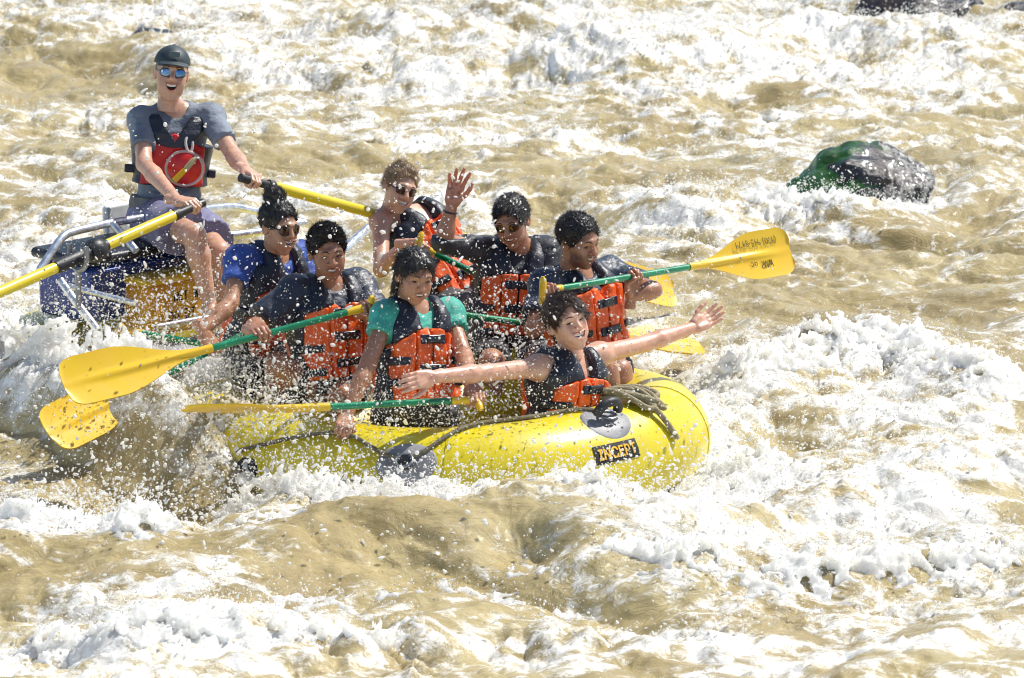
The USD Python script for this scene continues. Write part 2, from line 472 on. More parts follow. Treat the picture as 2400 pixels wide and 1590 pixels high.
# foam: streaks, crests and the patches of the photograph
gx, gy = np.gradient(H, axis=1) / np.gradient(WX, axis=1), np.gradient(H, axis=0) / np.gradient(WY, axis=0)
str1 = fb2(wx * 1.5, wy * 2.6, 3, 31)
lace = 0.5 - np.abs(n2(wx * 3.1, wy * 4.2, 35)) * 2.2
lace2 = 0.5 - np.abs(n2(wx * 7.5, wy * 9.5, 36)) * 2.2
FO = 0.315 + 0.34 * n2(wx * 0.45, wy * 1.05, 33) + 0.52 * str1 + 0.26 * lace + 0.20 * lace2 + 0.6 * H + 0.12 * n2(wx * 16, wy * 20, 37)
for (px, py, rx, ry, w) in [
        (300, 40, 330, 60, .25), (900, 120, 500, 90, .28), (1500, 120, 500, 110, .30), (2050, 170, 350, 110, .30), (2150, 60, 200, 40, .2),
        (90, 200, 170, 65, -.7), (1180, 70, 80, 40, -.35), (500, 270, 200, 40, .15), (1000, 330, 400, 80, .10), (700, 400, 250, 50, -.22),
        (1300, 420, 320, 45, -.3), (1650, 330, 300, 60, .08), (2250, 330, 180, 50, -.25), (1600, 520, 200, 50, .35), (1700, 580, 260, 60, .3),
        (2100, 640, 330, 90, -.28), (1850, 760, 300, 70, -.38), (2250, 800, 160, 80, -.3), (100, 560, 200, 90, .2), (120, 400, 160, 40, -.2),
        (60, 700, 90, 40, -.2), (180, 850, 200, 80, .4), (2000, 850, 330, 60, .35), (1700, 980, 200, 90, .55), (1850, 1050, 110, 35, -.8),
        (2150, 960, 300, 90, .3), (2200, 1060, 200, 30, -.2), (1750, 1180, 420, 90, .7), (2250, 1150, 250, 50, .4), (2100, 1270, 260, 28, -.35),
        (420, 1130, 260, 95, -.55), (120, 1120, 150, 60, -.15), (150, 1260, 260, 60, .8), (330, 1300, 150, 50, .4), (240, 1330, 70, 25, -.45),
        (850, 1330, 330, 75, -.36), (620, 1400, 230, 60, -.30), (1300, 1300, 220, 60, -.28), (1250, 1390, 200, 50, -.25), (820, 1230, 260, 35, .55), (1350, 1190, 200, 30, .4),
        (60, 1410, 100, 30, -.4), (250, 1500, 300, 60, .45), (500, 1580, 300, 40, .4), (1000, 1500, 300, 30, .35), (960, 1480, 120, 22, -.3), (1050, 1565, 170, 20, -.35),
        (1500, 1330, 250, 60, .35), (1500, 1430, 300, 40, -.22), (2000, 1400, 350, 60, .3), (1800, 1540, 350, 50, .3), (2200, 1480, 200, 40, -.15), (2150, 1350, 200, 30, -.15),
        (520, 920, 150, 60, .3), (350, 1000, 130, 50, -.15), (1930, 500, 140, 24, .35), (1830, 470, 60, 40, .3)]:
    FO += w * gauss(px, py, rx, ry)
FO += 0.35 * wall + 0.25 * sstep(2.3, 1.4, inside) * sstep(0.9, 1.1, inside)
FO = np.clip(FO, -0.2, 1.3)
fm = sstep(0.42, 0.8, FO) * near
def rdg(x, y, seed):
    return np.clip(1 - np.abs(n2(x, y, seed)) * 2.6, 0, 1) ** 2
peaks = rdg(wx * 4.0, wy * 5.0, 41) * 0.9 + rdg(wx * 8.3, wy * 10, 42) * 0.55 + rdg(wx * 17, wy * 20, 43) * 0.30 + rdg(wx * 36, wy * 40, 47) * 0.14
H += (0.34 + 0.66 * fm) * near * 0.034 * (peaks - 0.55) * (0.5 + 1.0 * np.clip(n2(wx * 1.3, wy * 1.5, 48) + 0.5, 0, 1.2))
H += near * 0.0045 * n2(wx * 14, wy * 26, 44)
# choppy crests: points are drawn towards the crests
CH = ndimage.gaussian_filter(H, 3)
cgx, cgy = np.gradient(CH, axis=1) / np.gradient(WX, axis=1), np.gradient(CH, axis=0) / np.gradient(WY, axis=0)
DX = np.clip(-0.06 * cgx * near, -0.05, 0.05); DY = np.clip(-0.06 * cgy * near, -0.05, 0.05)

def water_height(x, y):
    """Height of the finished water at world positions."""
    i = np.clip(np.searchsorted(xs, x), 1, len(xs) - 1); j = np.clip(np.searchsorted(ys, y), 1, len(ys) - 1)
    return H[j, i]
def foam_at(x, y):
    i = np.clip(np.searchsorted(xs, x), 1, len(xs) - 1); j = np.clip(np.searchsorted(ys, y), 1, len(ys) - 1)
    return FO[j, i]

nyw, nxw = WX.shape
wv = np.stack([WX + DX, WY + DY, H], -1).reshape(-1, 3)
ii, jj = np.meshgrid(np.arange(nyw - 1), np.arange(nxw - 1), indexing='ij')
a0 = (ii * nxw + jj).ravel()
wf = np.vstack([np.stack([a0, a0 + 1, a0 + nxw + 1], -1), np.stack([a0, a0 + nxw + 1, a0 + nxw], -1)])
water_mat = usdkit.material(stage, '/World/Looks/muddy_water', {
    'at': ('attribute', {'attribute': 'foam'}),
    'geo': ('geometry', {}),
    'wn': ('noise_texture', {'scale': 3.0, 'detail': 3.0}),
    'wa': ('vector_math', {'math_type': 'multiply_add', 'vector2': (0.22, 0.22, 0.22)}),
    'mp': ('mapping', {'scale': (1.0, 1.5, 1.0), 'rotation': (0, 0, 0.12)}),
    'n1': ('noise_texture', {'type': 'ridged_multifractal', 'scale': 4.2, 'detail': 6.0, 'roughness': 0.62, 'lacunarity': 2.1, 'offset': 0.9, 'gain': 1.6, 'distortion': 0.25}),
    'n2': ('noise_texture', {'scale': 30.0, 'detail': 5.0, 'roughness': 0.78, 'distortion': 0.9}),
    'n3': ('noise_texture', {'scale': 1.1, 'detail': 5.0, 'roughness': 0.6, 'distortion': 1.0}),
    'nb': ('noise_texture', {'scale': 7.0, 'detail': 3.0, 'roughness': 0.55, 'distortion': 0.4}),
    'm1': ('math', {'math_type': 'multiply_add', 'value2': 0.50, 'value3': -0.30}),
    'm2': ('math', {'math_type': 'multiply_add', 'value2': 1.9, 'value3': -0.95}),
    's1': ('math', {'math_type': 'add'}), 's2': ('math', {'math_type': 'add'}),
    'ms': ('map_range', {'range_type': 'smoothstep', 'from_min': 0.42, 'from_max': 1.12, 'to_min': 0.0, 'to_max': 1.0, 'clamp': True}),
    'tan': ('rgb_ramp', {'ramp': [(0.0, (0.25, 0.19, 0.083)), (0.40, (0.335, 0.262, 0.121)), (0.6, (0.41, 0.335, 0.168)), (1.0, (0.50, 0.42, 0.24))]}),
    'mx': ('mix_color', {'b': (0.77, 0.76, 0.72)}),
    'ro': ('map_range', {'from_min': 0.0, 'from_max': 1.0, 'to_min': 0.055, 'to_max': 0.34, 'clamp': True}),
    'b1': ('bump', {'strength': 0.6, 'distance': 0.032}),
    'b2': ('bump', {'strength': 0.5, 'distance': 0.014}),
    'p': ('principled_bsdf', {'ior': 1.333, 'specular_ior_level': 0.6, 'subsurface_method': 'burley', 'subsurface_weight': 0.3, 'subsurface_radius': (1.0, 0.8, 0.5), 'subsurface_scale': 0.05})},
    [('geo.position', 'wn.vector'), ('wn.color', 'wa.vector1'), ('geo.position', 'wa.vector3'), ('wa.vector', 'mp.vector'),
     ('mp.vector', 'n1.vector'), ('mp.vector', 'n2.vector'), ('mp.vector', 'n3.vector'), ('mp.vector', 'nb.vector'),
     ('n1.fac', 'm1.value1'), ('n2.fac', 'm2.value1'), ('at.fac', 's1.value1'), ('m1.value', 's1.value2'), ('s1.value', 's2.value1'), ('m2.value', 's2.value2'),
     ('s2.value', 'ms.value'), ('n3.fac', 'tan.fac'), ('tan.color', 'mx.a'), ('ms.result', 'mx.fac'), ('mx.result', 'p.base_color'),
     ('ms.result', 'ro.value'), ('ro.result', 'p.roughness'), ('nb.fac', 'b1.height'), ('n2.fac', 'b2.height'), ('b1.normal', 'b2.normal'), ('b2.normal', 'p.normal')],
    surface='p.BSDF')
river = obj('river_water', (wv, wf), water_mat, color={'foam': FO.ravel()})
tag(river, 'muddy tan whitewater river with white foam streaks', kind='structure')
# ------------------------------------------------------------------ materials of the made things
yellow_rubber = M('yellow_rubber', (0.74, 0.60, 0.012), 0.34, base2=(0.56, 0.45, 0.03), mix_at=(0.5, 0.72), scale=7, bump=0.25, bscale=22, coat=0.35, bdist=0.006)
black_rubber = M('black_rubber', (0.018, 0.018, 0.02), 0.45, bump=0.3)
grey_rubber = M('grey_rubber', (0.20, 0.20, 0.21), 0.5, base2=(0.27, 0.27, 0.28), bump=0.2)
dark_floor = M('dark_floor', (0.045, 0.045, 0.05), 0.4, bump=0.4, bscale=40)
dark_red = M('dark_red_strip', (0.28, 0.015, 0.02), 0.5)
yellow_print = M('yellow_print', (0.72, 0.42, 0.03), 0.5)
ink = M('black_ink', (0.015, 0.013, 0.012), 0.6)
aluminium = M('aluminium', (0.62, 0.66, 0.72), 0.32, metallic=0.85, scale=30, bump=0.1)
blade_yellow = M('blade_yellow', (0.80, 0.52, 0.015), 0.33, base2=(0.70, 0.43, 0.012), scale=7, coat=0.3, bump=0.1, bscale=30)
shaft_green = M('shaft_green', (0.0, 0.20, 0.085), 0.28, coat=0.5, var=0.2, scale=8)
oar_yellow = M('oar_yellow', (0.78, 0.62, 0.03), 0.34, base2=(0.70, 0.54, 0.03), scale=9, coat=0.2)
rope_mat = M('olive_rope', (0.23, 0.19, 0.10), 0.75, base2=(0.33, 0.28, 0.17), scale=60, bump=0.8, bscale=260)
line_mat = M('grab_line_fibre', (0.12, 0.10, 0.06), 0.75, base2=(0.20, 0.17, 0.10), scale=60, bump=0.8, bscale=260)
blue_plastic = M('blue_plastic', (0.012, 0.05, 0.26), 0.35, base2=(0.01, 0.035, 0.19), coat=0.3)
white_plastic = M('white_plastic', (0.68, 0.68, 0.66), 0.4)
steel = M('dark_steel', (0.25, 0.26, 0.28), 0.35, metallic=0.8)

# ------------------------------------------------------------------ raft
def tube_path(n_side=40, n_bow=60, n_st=40):
    """Centre line of the ring tube in boat coordinates, from the near stern corner round the bow and back."""
    out = []
    for u in np.linspace(STERN_U, 0, n_side, endpoint=False): out.append((u, -HALF))
    for a in np.linspace(-np.pi / 2, np.pi / 2, n_bow, endpoint=False):
        ca, sa = np.cos(a), np.sin(a)
        e = 2 / 2.35                                            # a slightly squared bow
        out.append((BOW_A * abs(ca) ** e, HALF * np.sign(sa) * abs(sa) ** e))
    for u in np.linspace(0, STERN_U, n_side, endpoint=False): out.append((u, HALF))
    for a in np.linspace(np.pi / 2, 3 * np.pi / 2, n_st, endpoint=False):
        out.append((STERN_U + 0.42 * np.cos(a), HALF * np.sin(a)))
    return np.array(out)

_uv = tube_path()
_t = np.r_[0, np.cumsum(np.linalg.norm(np.diff(np.vstack([_uv, _uv[:1]]), axis=0), axis=1))]
TUBE_LEN = _t[-1]
_cs = CubicSpline(_t, np.vstack([_uv, _uv[:1]]), bc_type='periodic')

def tube_pt(s, ang, off=0.0):
    """Point on the ring tube: s metres along it, ang 0 = outwards, 90 = top, 180 = inwards; off metres proud of the skin."""
    s, ang, off = np.broadcast_arrays(np.asarray(s, float) % TUBE_LEN, np.radians(np.asarray(ang, float)), np.asarray(off, float))
    uv, d = _cs(s), _cs(s, 1)
    d = unit(d)
    out = np.stack([d[..., 1], -d[..., 0]], -1)
    w = rocker(uv[..., 0])
    r = TUBE_R * (1 - 0.06 * sstep(0.3, 0.8, uv[..., 0])) + 0.004 * np.sin(s * 9) * np.sin(ang * 2 + s) + 0.006 * n3(np.stack([s * 2.2, np.cos(ang) * 1.2, np.sin(ang) * 1.2], -1), 3)
    c = B(0, 0, 0) + uv[..., :1] * BF + uv[..., 1:] * BC + w[..., None] * BN
    n = np.cos(ang)[..., None] * (out[..., :1] * BF + out[..., 1:] * BC) + np.sin(ang)[..., None] * BN
    return c + (r + off)[..., None] * n

def on_tube(px, py, d_max=None):
    """(s, ang) of the tube's visible point at the pixel."""
    s, a = np.meshgrid(np.linspace(0, TUBE_LEN, 700), np.linspace(-60, 200, 131), indexing='ij')
    q = pix(tube_pt(s, a))
    e = np.hypot(q[..., 0] - px, q[..., 1] - py)
    cost = e + 60 * (q[..., 2] - q[..., 2].min())
    k = np.argmin(np.where(e < 14, cost, 1e6 + e))
    return s.ravel()[k], a.ravel()[k]

def strip(s0, s1, a0, a1, off, ns=60, na=8, thick=None):
    """A closed band lying on the tube."""
    s, a = np.meshgrid(np.linspace(s0, s1, ns), np.linspace(a0, a1, na), indexing='ij')
    top, bot = tube_pt(s, a, off), tube_pt(s, a, -0.006)
    return slab(top, bot)

def slab(top, bot):
    ns, na = top.shape[:2]
    v = np.vstack([top.reshape(-1, 3), bot.reshape(-1, 3)])
    i, j = np.meshgrid(np.arange(ns - 1), np.arange(na - 1), indexing='ij')
    k = (i * na + j).ravel()
    q = np.stack([k, k + na, k + na + 1, k + 1], -1)
    N = ns * na
    f = [q, q[:, ::-1] + N]
    def side(idx):
        a, b = idx[:-1], idx[1:]
        return np.stack([a, b, b + N, a + N], -1)
    e1, e2 = np.arange(na), (ns - 1) * na + np.arange(na)
    e3, e4 = np.arange(ns) * na, np.arange(ns) * na + na - 1
    f += [side(e1), side(e2)[:, ::-1], side(e3)[:, ::-1], side(e4)]
    f = np.vstack(f)
    m = trimesh.Trimesh(v, np.vstack([f[:, [0, 1, 2]], f[:, [0, 2, 3]]]), process=False)
    trimesh.repair.fix_normals(m)
    return m

raft = thing('inflatable_raft', 'yellow inflatable whitewater raft carrying eight people through foam', 'raft', BO)
S, A = np.meshgrid(np.linspace(0, TUBE_LEN, 360, endpoint=False), np.linspace(0, 360, 40, endpoint=False), indexing='ij')
tv = tube_pt(S, A).reshape(-1, 3)
i, j = np.meshgrid(np.arange(360), np.arange(40), indexing='ij')
a_, b_, c_, d_ = i * 40 + j, ((i + 1) % 360) * 40 + j, ((i + 1) % 360) * 40 + (j + 1) % 40, i * 40 + (j + 1) % 40
tm = trimesh.Trimesh(tv, np.vstack([np.stack([a_, b_, c_], -1).reshape(-1, 3), np.stack([a_, c_, d_], -1).reshape(-1, 3)]), process=False)
trimesh.repair.fix_normals(tm)
obj('ring_tube', tm, yellow_rubber, raft, smooth=True)
s_bow = _t[40 + 30]
obj('rub_strake', strip(s_bow - 1.9, s_bow + 1.7, -62, -40, 0.006, 120), black_rubber, raft)
obj('red_stripe', strip(s_bow - 1.9, s_bow + 1.7, -70, -66, 0.008, 120, 4), dark_red, raft)
obj('hull_skirt', strip(s_bow - 1.9, s_bow + 1.7, -90, -72, 0.010, 120, 5), black_rubber, raft)
for ds in (-1.35, -0.62, 0.47, 1.25):                            # glued seams between the tube's panels
    obj('seam_band', strip(s_bow + ds, s_bow + ds + 0.035, -30, 190, 0.003, 3, 40), yellow_rubber, raft)
for u in (-0.35, -0.95, -1.6):                                   # cross tubes people sit against
    p = np.array([B(u, v, rocker(u) + 0.02) for v in np.linspace(-HALF + 0.05, HALF - 0.05, 14)])
    obj('thwart', tube(p, 0.17, 22), yellow_rubber if u > -1.5 else grey_rubber, raft, smooth=50)
fu, fv = np.meshgrid(np.linspace(STERN_U - 0.2, BOW_A - 0.1, 30), np.linspace(-1, 1, 16), indexing='ij')
fw = np.where(fu > 0, HALF * np.sqrt(np.clip(1 - (fu / BOW_A) ** 2, 0.02, 1)), HALF)
fl = B(0, 0, 0) + fu[..., None] * BF + (fv * fw)[..., None] * BC + (rocker(fu) - 0.15 + 0.012 * np.sin(fv * 30))[..., None] * BN
obj('floor', slab(fl, fl - 0.06 * BN), dark_floor, raft)

def disc_on_tube(s0, a0, r, off, n=26, sq=1.0):
    t = np.linspace(0, 2 * np.pi, n, endpoint=False)
    rr = np.array([0.0, 0.5, 0.9, 1.0])
    ss = s0 + r * rr[:, None] * np.cos(t)[None] * sq
    aa = a0 + np.degrees(r / TUBE_R) * rr[:, None] * np.sin(t)[None]
    oo = np.array([off, off, off * 0.9, -0.003])[:, None] + 0 * ss
    v = tube_pt(ss, aa, oo).reshape(-1, 3)
    f = []
    for k in range(3):
        for q in range(n):
            a, b, c, d = k * n + q, k * n + (q + 1) % n, (k + 1) * n + (q + 1) % n, (k + 1) * n + q
            f += [[a, d, c], [a, c, b]]
    m = trimesh.Trimesh(v, f, process=False)
    if np.mean(np.sum(m.face_normals[n * 2:] * (m.triangles_center[n * 2:] - tube_pt(s0, a0, -TUBE_R)), 1)) < 0:
        m.invert()
    return m

def ring(c, nrm, axis, r, rr, seg=22, lo=0, hi=360):
    x = unit(axis - nrm * (axis @ nrm)); y = np.cross(nrm, x)
    t = np.radians(np.linspace(lo, hi, seg))
    return tube(c + r * (np.cos(t)[:, None] * x + np.sin(t)[:, None] * y), rr, 8)

for px, py, r in ((1420, 985, 0.105), (955, 1085, 0.095)):
    s0, a0 = on_tube(px, py)
    pd = obj('d_ring_patch', disc_on_tube(s0, a0, r, 0.006), grey_rubber, raft, smooth=50)
    c, nr = tube_pt(s0, a0, 0.012), unit(tube_pt(s0, a0, 1.0) - tube_pt(s0, a0))
    ax = unit(tube_pt(s0 + 0.05, a0) - tube_pt(s0 - 0.05, a0))
    obj('d_ring', ring(c + nr * 0.012, unit(nr + 0.8 * BN), ax, 0.032, 0.006), steel, pd)
    if px == 1420:
        arch = np.array([c + ax * 0.055 * math.cos(t) + nr * (0.05 * math.sin(t)) + BN * 0.02 for t in np.linspace(0, math.pi, 12)])
        obj('carry_handle', tube(arch, 0.019, 10), black_rubber, pd)
    else:
        obj('ring_tab', place(rbox((0.06, 0.05, 0.014), 0.006), frame_of(ax, nr), c), black_rubber, pd)

def map_on_tube(m, s0, a0, off, sx=1.0, tilt=0.0):
    """Lays a flat mesh (x along the tube, y up, z proud) on the tube with its origin at s0, a0."""
    v = np.asarray(m.vertices)
    x, y = v[:, 0] * math.cos(tilt) - v[:, 1] * math.sin(tilt), v[:, 0] * math.sin(tilt) + v[:, 1] * math.cos(tilt)
    o = m.copy()
    o.vertices = tube_pt(s0 + sx * x, a0 + np.degrees(y / TUBE_R), off + v[:, 2])
    return o

s0, a0 = on_tube(1447, 1060)
sdir = 1.0 if pix(tube_pt(s0 + 0.1, a0))[0] > pix(tube_pt(s0, a0))[0] else -1.0
def grid_plate(w, h, nx=20, ny=8, t=0.004):
    x, y = np.meshgrid(np.linspace(-w / 2, w / 2, nx), np.linspace(-h / 2, h / 2, ny), indexing='ij')
    s, a = s0 + sdir * x, a0 + np.degrees(y / TUBE_R)
    return slab(tube_pt(s, a, t), tube_pt(s, a, -0.004))
plate = obj('name_plate', grid_plate(0.19, 0.075), ink, raft)
tx = meshkit.text_mesh('INCEPT', 0.042, 0.003, bold=True)
tx = tx.subdivide_to_size(0.02)
tx.apply_translation(-tx.bounds.mean(0) * [1, 1, 0]); tx.vertices[:, 0] *= 0.165 / np.ptp(tx.vertices[:, 0])
obj('lettering', map_on_tube(tx, s0, a0, 0.0045, sdir), yellow_print, plate, smooth=False)
sb, ab = on_tube(582, 1100)
obj('valve_cover', disc_on_tube(sb, ab, 0.045, 0.012, sq=1.3), black_rubber, raft)

# grab line along the near tube, strung from ring to ring
gp = []
for px, py in ((560, 1060), (640, 1040), (720, 1026), (805, 1020), (860, 1042), (955, 1078), (1040, 1033), (1130, 992), (1220, 976), (1310, 970), (1400, 972)):
    s_, an = on_tube(px, py)
    gp.append((s_, an))
gp = np.array(gp)
tt = np.linspace(0, len(gp) - 1, 90)
gs, ga = CubicSpline(np.arange(len(gp)), gp[:, 0])(tt), CubicSpline(np.arange(len(gp)), gp[:, 1])(tt)
obj('grab_line', tube(tube_pt(gs, ga, 0.010), 0.0085, 8), line_mat, raft)

# coil of rope lying on the bow
sc, ac = on_tube(1480, 940)
cc = tube_pt(sc, ac, 0.014)
r3 = np.random.default_rng(21)
coil = []
ex = unit(P(1600, 940, 16.5) - P(1400, 940, 16.5)); ez = unit(tube_pt(sc, ac, 1) - tube_pt(sc, ac)); ez = unit(ez * 0.6 + BN); ex = unit(ex - ez * (ex @ ez)); ey = np.cross(ez, ex)
tt = np.linspace(0, 2 * np.pi * 5.5, 260)
rx = 0.105 + 0.03 * np.sin(tt * 0.37) + 0.012 * np.sin(tt * 1.7); ry = 0.042 + 0.014 * np.cos(tt * 0.53)
cx_, cy_ = 0.018 * np.sin(tt * 0.21) + 0.01 * (tt / 10 - 2), 0.02 * np.cos(tt * 0.31)
flat = np.stack([cx_ + rx * np.cos(tt + 0.5), cy_ + ry * np.sin(tt + 0.25 * np.sin(tt * 0.4))], -1)
tail = np.linspace(0, 1, 30)[:, None]
flat = np.vstack([flat, flat[-1] + tail * (V(0.19, -0.075) - flat[-1]) + 0.01 * np.sin(tail * 6)])
def over_tube(flat, lift):
    out = []
    for (x, y), l in zip(flat, lift):
        q = cc + ex * x + ey * y
        uvw = to_boat(q)
        ss = _t[np.argmin(np.linalg.norm(_uv - uvw[:2], axis=1))]
        # height of the tube's skin below the rope
        cuv = _cs(ss); d2 = min(np.linalg.norm(uvw[:2] - cuv) / TUBE_R, 0.97)
        top = rocker(cuv[0]) + TUBE_R * math.sqrt(1 - d2 * d2) * 0.98
        out.append(B(uvw[0], uvw[1], top + l))
    return np.array(out)
lift = 0.013 + 0.03 * np.abs(np.sin(np.arange(len(flat)) * 0.075)) * np.r_[np.ones(260), np.linspace(1, 0.0, 30)]
coil_m = tube(ndimage.gaussian_filter1d(over_tube(flat, lift), 2, axis=0), 0.0115, 9)
rope = obj('coiled_rope', coil_m, rope_mat)
tag(rope, 'olive brown rope coiled in loops on top of the yellow raft bow', 'rope')
# ------------------------------------------------------------------ rocks
def rock_mat(name, moss):
    return usdkit.material(stage, '/World/Looks/' + name, {
        'tc': ('texture_coordinate', {}), 'g': ('geometry', {}), 'sx': ('separate_xyz', {}),
        'gx': ('map_range', {'from_min': G(2000, 490)[0] + .22, 'from_max': G(2000, 490)[0] - .28, 'to_min': -.16 if moss else -1.0, 'to_max': .22 if moss else -1.0, 'clamp': True}), 'ad': ('math', {'math_type': 'add'}),
        'n': ('noise_texture', {'scale': 5.0, 'detail': 6.0, 'roughness': 0.65}), 'n2': ('noise_texture', {'scale': 6.0, 'detail': 4.0, 'roughness': 0.6, 'distortion': 0.6}),
        'base': ('rgb_ramp', {'ramp': [(0.0, (0.007, 0.008, 0.011)), (0.48, (0.014, 0.014, 0.016)), (0.62, (0.042, 0.028, 0.022)), (1.0, (0.075, 0.055, 0.04))]}),
        'mo': ('map_range', {'range_type': 'smoothstep', 'from_min': 0.47 if moss else 0.7, 'from_max': 0.60 if moss else 0.9, 'clamp': True}),
        'mx': ('mix_color', {'b': (0.020, 0.085, 0.010)}),
        'rr': ('map_range', {'from_min': 0.3, 'from_max': 0.7, 'to_min': 0.06, 'to_max': 0.4, 'clamp': True}),
        'bn': ('noise_texture', {'scale': 55.0, 'detail': 5.0, 'roughness': 0.7}), 'b': ('bump', {'strength': 0.6, 'distance': 0.010}),
        'p': ('principled_bsdf', {'coat_weight': 0.35, 'coat_roughness': 0.05, 'specular_ior_level': 0.35})},
        [('tc.object', 'n.vector'), ('tc.object', 'n2.vector'), ('tc.object', 'bn.vector'), ('n.fac', 'base.fac'), ('g.position', 'sx.vector'), ('sx.x', 'gx.value'), ('n2.fac', 'ad.value1'), ('gx.result', 'ad.value2'), ('ad.value', 'mo.value'), ('base.color', 'mx.a'), ('mo.result', 'mx.fac'), ('mx.result', 'p.base_color'),
         ('n.fac', 'rr.value'), ('rr.result', 'p.roughness'), ('bn.fac', 'b.height'), ('b.normal', 'p.normal')], surface='p.BSDF')
rock_wet, rock_moss = rock_mat('wet_rock', False), rock_mat('mossy_rock', True)

def boulder(c, size, seed, rot=0.0, lean=0.0, n=5):
    m = trimesh.creation.icosphere(n)
    v = np.array(m.vertices)
    d = 1 + 0.22 * fb3(v * 1.3, 2, seed) + 0.10 * fb3(v * 3.2, 3, seed + 3) + 0.03 * fb3(v * 9, 2, seed + 6)
    # a few broken faces
    rg = np.random.default_rng(seed)
    for _ in range(7):
        nrm = unit(rg.normal(size=3)); lim = rg.uniform(.72, .95)
        over = np.clip(v @ nrm * d - lim, 0, None)
        d = d - over * .75
    v = v * d[:, None] * np.asarray(size)
    v[:, 0] += lean * np.clip(v[:, 2], 0, None)
    cr, sr = math.cos(rot), math.sin(rot)
    v = v @ np.array([[cr, sr, 0], [-sr, cr, 0], [0, 0, 1]])
    m.vertices = v + c
    return m
RC = G(2000, 490)
bm_ = boulder(RC + V(0, .18, -.02), (.39, .27, .33), 14, lean=.42)
big_rock = obj('boulder', bm_, rock_moss, smooth=True)
tag(big_rock, 'big dark wet boulder with green moss standing out of the rapids', 'rock')
for (px, py, sz, seed, mt, lb) in ((2150, 38, (.42, .3, .20), 21, rock_wet, 'dark wet rock at the far top of the rapids, the wider one'),
                              (2262, 34, (.16, .16, .12), 22, rock_wet, 'small dark rock close beside the wider dark rock in far rapids'),
                              (2392, 40, (.20, .16, .10), 23, rock_wet, 'low dark rock at the far edge of the rapids, half out of frame'),
                              (365, 98, (.20, .16, .14), 24, rock_wet, 'grey submerged rock washed by foam behind the guide\'s cap'),
                              (318, 104, (.16, .12, .09), 25, rock_wet, 'smaller grey rock under water beside the submerged rock upstream')):
    c = G(px, py) - V(0, 0, .05 if px < 500 else 0)
    tag(obj('boulder', boulder(c, sz, seed, n=4), mt, smooth=True), lb, 'rock')

# the sheet of water that slides over the big rock's shoulder
vv, ff = np.asarray(bm_.vertices), np.asarray(bm_.faces)
ctr_ = bm_.triangles_center
sel = (ctr_[:, 0] > RC[0] + .21 - .25 * (ctr_[:, 2] - RC[2])) & (ctr_[:, 2] > RC[2] - .05)
nrv = bm_.vertex_normals
use = np.unique(ff[sel]); idx = -np.ones(len(vv), int); idx[use] = np.arange(len(use))
outer = vv[use] + nrv[use] * (.014 + .010 * fb3(vv[use] * 14, 2, 5)[:, None])
veil = trimesh.Trimesh(np.vstack([outer, vv[use] - nrv[use] * .004]), np.vstack([idx[ff[sel]], idx[ff[sel]][:, ::-1] + len(use)]), process=False)
veil_mat = usdkit.material(stage, '/World/Looks/water_veil', {
    'tc': ('texture_coordinate', {}), 'mp': ('mapping', {'scale': (1.0, 1.0, .45)}), 'n': ('noise_texture', {'scale': 34.0, 'detail': 5.0, 'roughness': 0.7, 'distortion': .5}),
    'f': ('map_range', {'range_type': 'smoothstep', 'from_min': .42, 'from_max': .68, 'to_min': .0, 'to_max': .75, 'clamp': True}),
    'b': ('bump', {'strength': .9, 'distance': .02}), 't': ('transparent_bsdf', {}),
    'p': ('principled_bsdf', {'base_color': (.74, .72, .66), 'roughness': .12}), 'm': ('mix_closure', {})},
    [('tc.object', 'mp.vector'), ('mp.vector', 'n.vector'), ('n.fac', 'f.value'), ('n.fac', 'b.height'), ('b.normal', 'p.normal'), ('f.result', 'm.fac'), ('t.BSDF', 'm.closure1'), ('p.BSDF', 'm.closure2')], surface='m.closure')
tag(obj('water_veil', veil, veil_mat, smooth=True), 'thin glistening water sheet sliding over the shoulder of the mossy boulder', kind='stuff')
# ------------------------------------------------------------------ paddles, oars, frame and boxes on the raft
def blade_mesh(tip, throat, nrm, width, corner=0.16, spine=0.012, back=0.004):
    """A paddle blade: widens from the throat, rounded square tip, raised spine along its middle."""
    y = unit(tip - throat); z = unit(nrm - y * (nrm @ y)); x = np.cross(y, z)
    L = np.linalg.norm(tip - throat)
    u, v = np.meshgrid(np.r_[np.linspace(0, 0.84, 22), np.linspace(0.86, 1, 12)], np.linspace(-1, 1, 25), indexing='ij')
    hw = width / 2 * (0.17 + 0.83 * sstep(0.0, 0.62, u))
    endr = np.sqrt(np.clip(1 - np.clip((u - (1 - corner)) / corner, 0, 1) ** 2.6, 0, 1))
    hw = hw * (0.45 + 0.55 * endr)
    vv = np.sign(v) * np.abs(v) ** 0.9
    sp = spine * np.exp(-(vv * hw / 0.012) ** 2) * (1 - 0.85 * sstep(0.55, 0.97, u))
    dish = 0.012 * (vv ** 2) * sstep(0.1, 0.7, u) + 0.010 * u * u
    c = throat + (u * L)[..., None] * y + (vv * hw)[..., None] * x
    top, bot = c + (dish + sp + back)[..., None] * z, c + (dish - sp * 0.7 - back)[..., None] * z
    return slab(top, bot), (x, y, z, L, dish)

